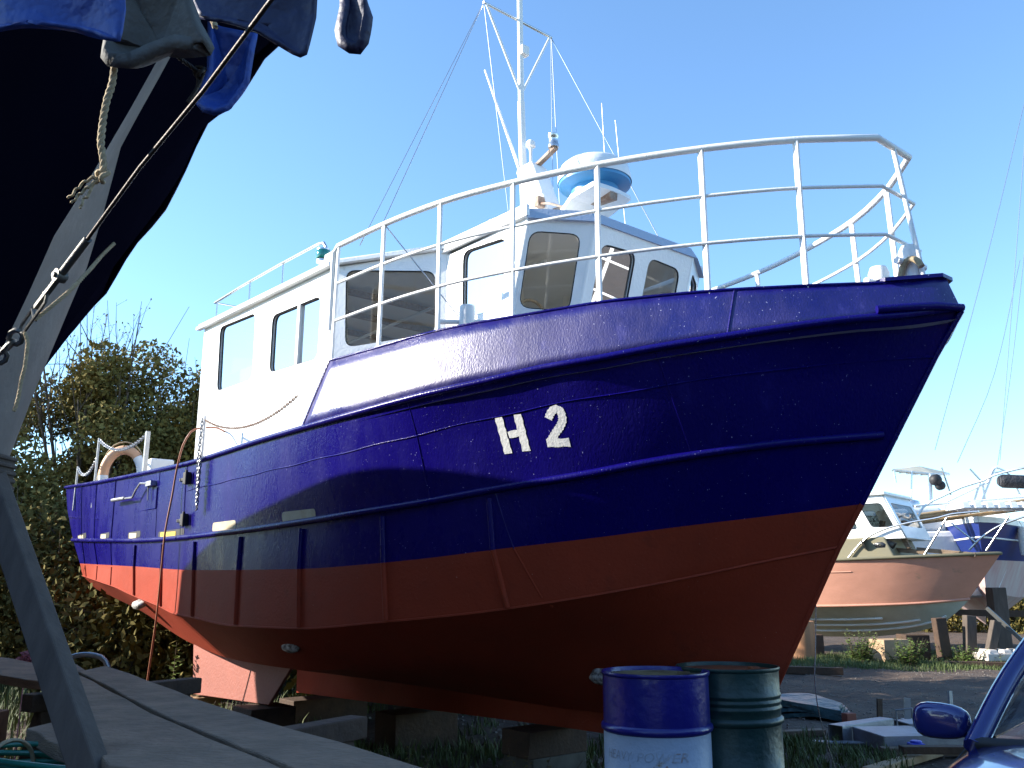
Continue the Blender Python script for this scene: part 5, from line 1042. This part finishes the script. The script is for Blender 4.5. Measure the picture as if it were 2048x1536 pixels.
o=m.build('plastic_pallet',mat('pale_plastic',(.58,.52,.46),.6),bevel=.015); o.location=(9.75,18.2,.06); o.rotation_euler=(0,0,.05); tag(o,'pale moulded plastic pallet lying beyond the car','pallet')
m=MB(); m.beam((0,0,0),(.95,-.3,0),.13,.12); o=m.build('timber_beam',M['brownwood'],bevel=.01); o.location=(4.65,16.0,.07); tag(o,'dark beam lying on the gravel right of the green drum','timber')
m=MB(); m.beam((0,0,0),(2.6,-.7,0),.12,.08); o=m.build('timber_beam',M['brownwood'],bevel=.01); o.location=(8.2,17.6,.05); tag(o,'long reddish beam lying in the weeds right of the cardboard box','timber')
# folded tarpaulin
m=MB()
for k in range(4):
    z0=.02+k*.045; rr=[]
    for i in range(9):
        q=i/8; rr.append([(x*(1-.04*k)+.02*math.sin(q*9+k),-.35+.7*q+.015*math.sin(x*11+k),z0+.03+.025*math.sin(x*5+q*4+k)-(.10+.03*k)*max(0,x-.28)*1.1-.02*abs(q-.5)) for x in np.linspace(-.5,.62,12)])
    m.grid(rr); m.grid([[(p[0],p[1],p[2]-.04) for p in r] for r in rr]); 
    for e in (0,-1): m.grid([[r[e] for r in rr],[(r[e][0]+(.0),r[e][1],r[e][2]-.04) for r in rr]]); m.grid([rr[e],[(p[0],p[1],p[2]-.04) for p in rr[e]]])
o=m.build('folded_tarpaulin',mat('blue_green_tarpaulin',(.03,.085,.10),.35,var=(.045,.11,.13),vs=3,bump2=.7,bs2=5,bump=.3,bs=30),smooth=50); o.location=(3.25,10.9,.02); o.rotation_euler=(0,0,-.35); tag(o,'folded blue-green tarpaulin on the gravel right of the green drum','tarpaulin')
m=MB(); m.tube(smooth_pts(FR['string']+[(2.05,5.75,.05)],20),.003,5); 
a=Vector(FR['string'][0]); solo(m,'hanging_line',M['steel'],'thin line hanging from the bow of the blue boat','line',(a.x,a.y,.3))
m=MB(); m.box((0,0,.06),(.12,.10,.12)); o=m.build('brick',mat('brick_red',(.26,.09,.06),.9),bevel=.006); o.location=(3.66,10.2,.0); o.rotation_euler=(0,0,.3); tag(o,'red brick beside the folded tarpaulin','brick')
# scrap aluminium pieces near the car
M['alu']=mat('scrap_aluminium',(.34,.36,.40),.45,.6,var=(.22,.23,.26),vs=5,bump=.3,bs=40)
m=MB(); L_,w_,h_=.85,.15,.14; t_=.008
m.box((0,0,h_),(L_,w_,t_)); m.box((0,w_/2,h_/2),(L_,t_,h_)); m.box((0,-w_/2,h_/2),(L_,t_,h_)); m.box((0,0,.004),(L_,w_,t_)); o=m.build('metal_box_section',M['alu'],bevel=.002); o.location=(3.42,9.2,.03); o.rotation_euler=(0,.0,.62); tag(o,'open-ended metal box section pointing at the green drum','scrap metal',group='scrap metal')
fr_=thing('tray_frame','shallow rectangular metal tray frame lying in front of the wing mirror','scrap metal',(3.78,8.75,.03),.12,'scrap metal')
for nm,c,d in (('frame_side',(0,-.28,.06),(1.0,.012,.12)),('frame_side',(0,.28,.06),(1.0,.012,.12)),('frame_end',(-.5,0,.06),(.012,.56,.12)),('frame_end',(.5,0,.06),(.012,.56,.12)),('cover_plate',(-.22,0,.122),(.56,.58,.008))): m=MB(); m.box(c,d); m.build(nm,M['alu'],fr_)
m=MB(); m.box((0,0,.01),(1.3,.12,.012)); o=m.build('metal_strip',M['alu']); o.location=(3.45,8.8,.03); o.rotation_euler=(0,0,-.1); tag(o,'flat metal strip under the box section','scrap metal',group='scrap metal')
m=MB(); m.box((0,0,.07),(.7,.3,.012)); m.box((0,-.15,.035),(.7,.012,.07)); m.box((0,.15,.035),(.7,.012,.07)); o=m.build('metal_channel',M['alu']); o.location=(4.35,9.7,.03); o.rotation_euler=(0,0,.1); tag(o,'wide metal channel just above the wing mirror','scrap metal',group='scrap metal')
m=MB(); m.tube([(0,0,.05),(0,.0,.2),(.16,.0,.22),(.17,0,.05)],.009,6); o=m.build('metal_hoop',M['alu'],smooth=60); o.location=(3.85,9.4,.05); tag(o,'small bent metal hoop on the scrap pile','scrap metal',group='scrap metal')
for i,(x,y,h) in enumerate(((4.42,10.5,.24),(4.62,10.45,.20),(4.15,10.6,.22),(5.15,11.0,.26))):
    m=MB(); m.beam((0,0,0),(0.02,0,h),.07,.02,up=(0,1,0)); m.box((0,0,.01),(.12,.1,.02)); o=m.build('metal_bracket',M['alu'] if i!=2 else M['brownwood']); o.location=(x,y,.0); o.rotation_euler=(0,0,.2*i); tag(o,['upright metal bracket behind the channel, left one of the bright pair','upright metal bracket behind the channel, right one of the bright pair','dark upright stub left of the metal brackets','upright metal bracket farthest right behind the wing mirror'][i],'scrap metal',group='scrap metal')
for i,(x,y,l,r) in enumerate(((3.25,7.85,1.3,.75),(3.75,8.3,1.0,-.05),(2.85,9.3,.5,.25),(3.7,7.9,.9,-.02))):
    m=MB(); m.box((0,0,.03),(l,.11,.06)); o=m.build('timber_board',[M['lightwood'],M['oldwood'],M['oldwood'],M['brownwood']][i],bevel=.006); o.location=(x,y,.02 if i<3 else .1); o.rotation_euler=(0,0,r); tag(o,['light plank on the ground slanting up toward the car wing','grey plank below the metal tray frame','short weathered plank beside the green drum','dark plank lying between tray frame and car'][i],'plank',group='ground planks')
m=MB(); m.box((0,0,.06),(.12,.12,.12)); m.lathe([(0,.1),(.05,.1),(.05,.14),(0,.14)],(0,0,0),12); o=m.build('blue_pot',mat('blue_plastic_pot',(.02,.05,.5),.4),bevel=.01); o.location=(3.55,8.3,.0); tag(o,'small bright blue plastic pot by the tray frame','pot')
# ---------------- blue car, lower right ----------------
M['car']=mat('car_blue_metallic',(.013,.02,.15),.25,.2,coat=1)
car=thing('parked_car','blue car in the lower right corner, showing wing mirror, bonnet edge and windscreen','car',(2.66,3.23,0),math.atan2(-.75,-.66))
# local: +x forward, +y left; the visible side is -y
def carsec(x,w,zb,zs,zt,wt): # half section: sill, shoulder, top
    return [(x,-w*.96,zb),(x,-w,zb+.18),(x,-w,(zb+zs)/2+.1),(x,-w*.985,zs-.05),(x,-w*.93,zs),(x,-wt,zt),(x,0,zt+.035),(x,wt,zt),(x,w*.93,zs),(x,w*.985,zs-.05),(x,w,(zb+zs)/2+.1),(x,w,zb+.18),(x,w*.96,zb)]
secs=[carsec(-2.1,.70,.35,.80,.84,.5),carsec(-1.9,.82,.25,.92,.97,.6),carsec(-1.2,.86,.22,.95,.98,.65),carsec(0,.87,.22,.94,.96,.66),carsec(.6,.87,.22,.935,.955,.68),carsec(.78,.87,.22,.93,.975,.62),carsec(1.3,.86,.22,.90,.96,.62),carsec(1.75,.82,.24,.83,.90,.58),carsec(2.02,.70,.28,.66,.72,.5),carsec(2.14,.60,.34,.58,.62,.45)]
m=MB(); m.grid(secs); m.add(secs[0],[tuple(range(13))]); m.add(secs[-1],[tuple(range(13))]); bo=m.build('body',M['car'],car,smooth=50,bevel=0)
sd=bo.modifiers.new('s','SUBSURF'); sd.levels=2; sd.render_levels=2
def gh(x,z,w): return (x,w,z)
gt=1.40
A0,A1=(.72,-.78,.955),(.02,-.56,gt); 
for sg in (1,-1):
    f=lambda p:(p[0],p[1]*sg,p[2])
    m=MB(); m.tube(smooth_pts([f((.80,-.79,.93)),f((.50,-.73,1.13)),f((.05,-.59,gt-.01)),f((-.2,-.57,gt+.02)),f((-1.0,-.58,gt)),f((-1.7,-.70,1.02))],30),.035,8); m.build('roof_pillar',M['car'],car,smooth=60)
    m=MB(); m.add([f((.62,-.76,.97)),f((.0,-.585,1.37)),f((-.95,-.59,1.37)),f((-1.45,-.72,.99))],[(0,1,2,3)]); m.build('side_window',M['glassdim'],car)
    m=MB(); m.beam(f((-.45,-.76,.97)),f((-.45,-.585,1.39)),.05,.03); m.build('door_pillar',M['dark'],car)
    # mirror housing
    hs_=MB(); mc=Vector((.62,-.93*sg,.985)); 
    r_=[]
    for k in range(9):
        a=k/8*math.pi; r_.append([mc+Vector((math.cos(a)*.055+.02*math.sin(a),.098*math.sin(a)**.6*math.copysign(abs(math.cos(b))**.7,math.cos(b)),.062*math.sin(a)**.6*(math.copysign(abs(math.sin(b))**.7,math.sin(b)))*(1-.12*math.cos(b)*sg))) for b in np.linspace(0,2*math.pi,21)])
    hs_.grid(r_); mh=hs_.build('wing_mirror',M['car'],car,smooth=60)
    g2=MB(); g2.add([mc+Vector((-.045,.085*math.cos(b),.048*math.sin(b))) for b in np.linspace(0,2*math.pi,17)[:-1]],[tuple(range(16))]); g2.build('mirror_glass',M['steel'],mh)
    ar=MB(); ar.beam(mc+Vector((.0,.09*sg,-.035)),Vector((.66,-.78*sg,.935)),.07,.035); ar.build('mirror_arm',M['dark'],mh,bevel=.006)
    for wx in (1.35,-1.3):
        wl=MB(); wl.lathe([(0,-.1),(.2,-.1),(.30,-.09),(.31,-.05),(.31,.05),(.30,.09),(.2,.1),(0,.1)],(wx,-.80*sg,.31),32,'y'); wo=wl.build('wheel',M['dark'],car,smooth=40)
        rm=MB(); rm.lathe([(0,0),(.05,.0),(.06,-.02),(.18,-.01),(.2,.0)],(wx,-.905*sg,.31),24,'y'); rm.build('rim',M['alu'],wo,smooth=40)
    hl=MB(); hl.lathe([(0,.06),(.06,.05),(.10,0),(.10,-.05)],(2.0,-.52*sg,.60),20,'x'); hl.build('headlight',M['glass'],car,smooth=50)
m=MB(); m.grid([[( .74-.02*abs(q)*4*.4,q*.76,.965) for q in np.linspace(-1,1,9)],[( .04,q*.57,gt-.02+.02*(1-q*q)) for q in np.linspace(-1,1,9)]]); m.build('windscreen',M['glassdim'],car,smooth=60)
m=MB(); m.grid([[( x,q*.57,gt-.01+.03*(1-q*q)+z) for q in np.linspace(-1,1,9)] for x,z in ((.06,0),(-.3,.03),(-.8,.02),(-1.15,-.03))]); m.build('roof',M['car'],car,smooth=60,solid=.02)
m=MB(); m.grid([[( x,q*.6,z) for q in np.linspace(-1,1,5)] for x,z in ((-1.15,gt-.03),(-1.75,1.0))]); m.build('rear_window',M['glassdim'],car)
m=MB(); m.tube([(.80,-.78,.945),(.83,-.4,.965),(.84,0,.975),(.83,.4,.965),(.80,.78,.945)],.02,6); m.tube([(.80,-.2,.985),(.5,.1,1.13)],.008,5); m.tube([(.80,.4,.985),(.55,.65,1.08)],.008,5); m.build('wiper_cowl',M['dark'],car,smooth=60)
m=MB(); m.box((.35,0,.95),(.5,1.35,.08)); m.box((-.5,.35,.8),(.5,.5,.7)); m.box((-.5,-.35,.8),(.5,.5,.7)); m.build('interior',M['dark'],car,bevel=.04)
m=MB(); m.tube([(.72,-.835,.915),(1.25,-.79,.875),(1.8,-.68,.765)],.003,5); m.build('bonnet_gap',M['dark'],car)
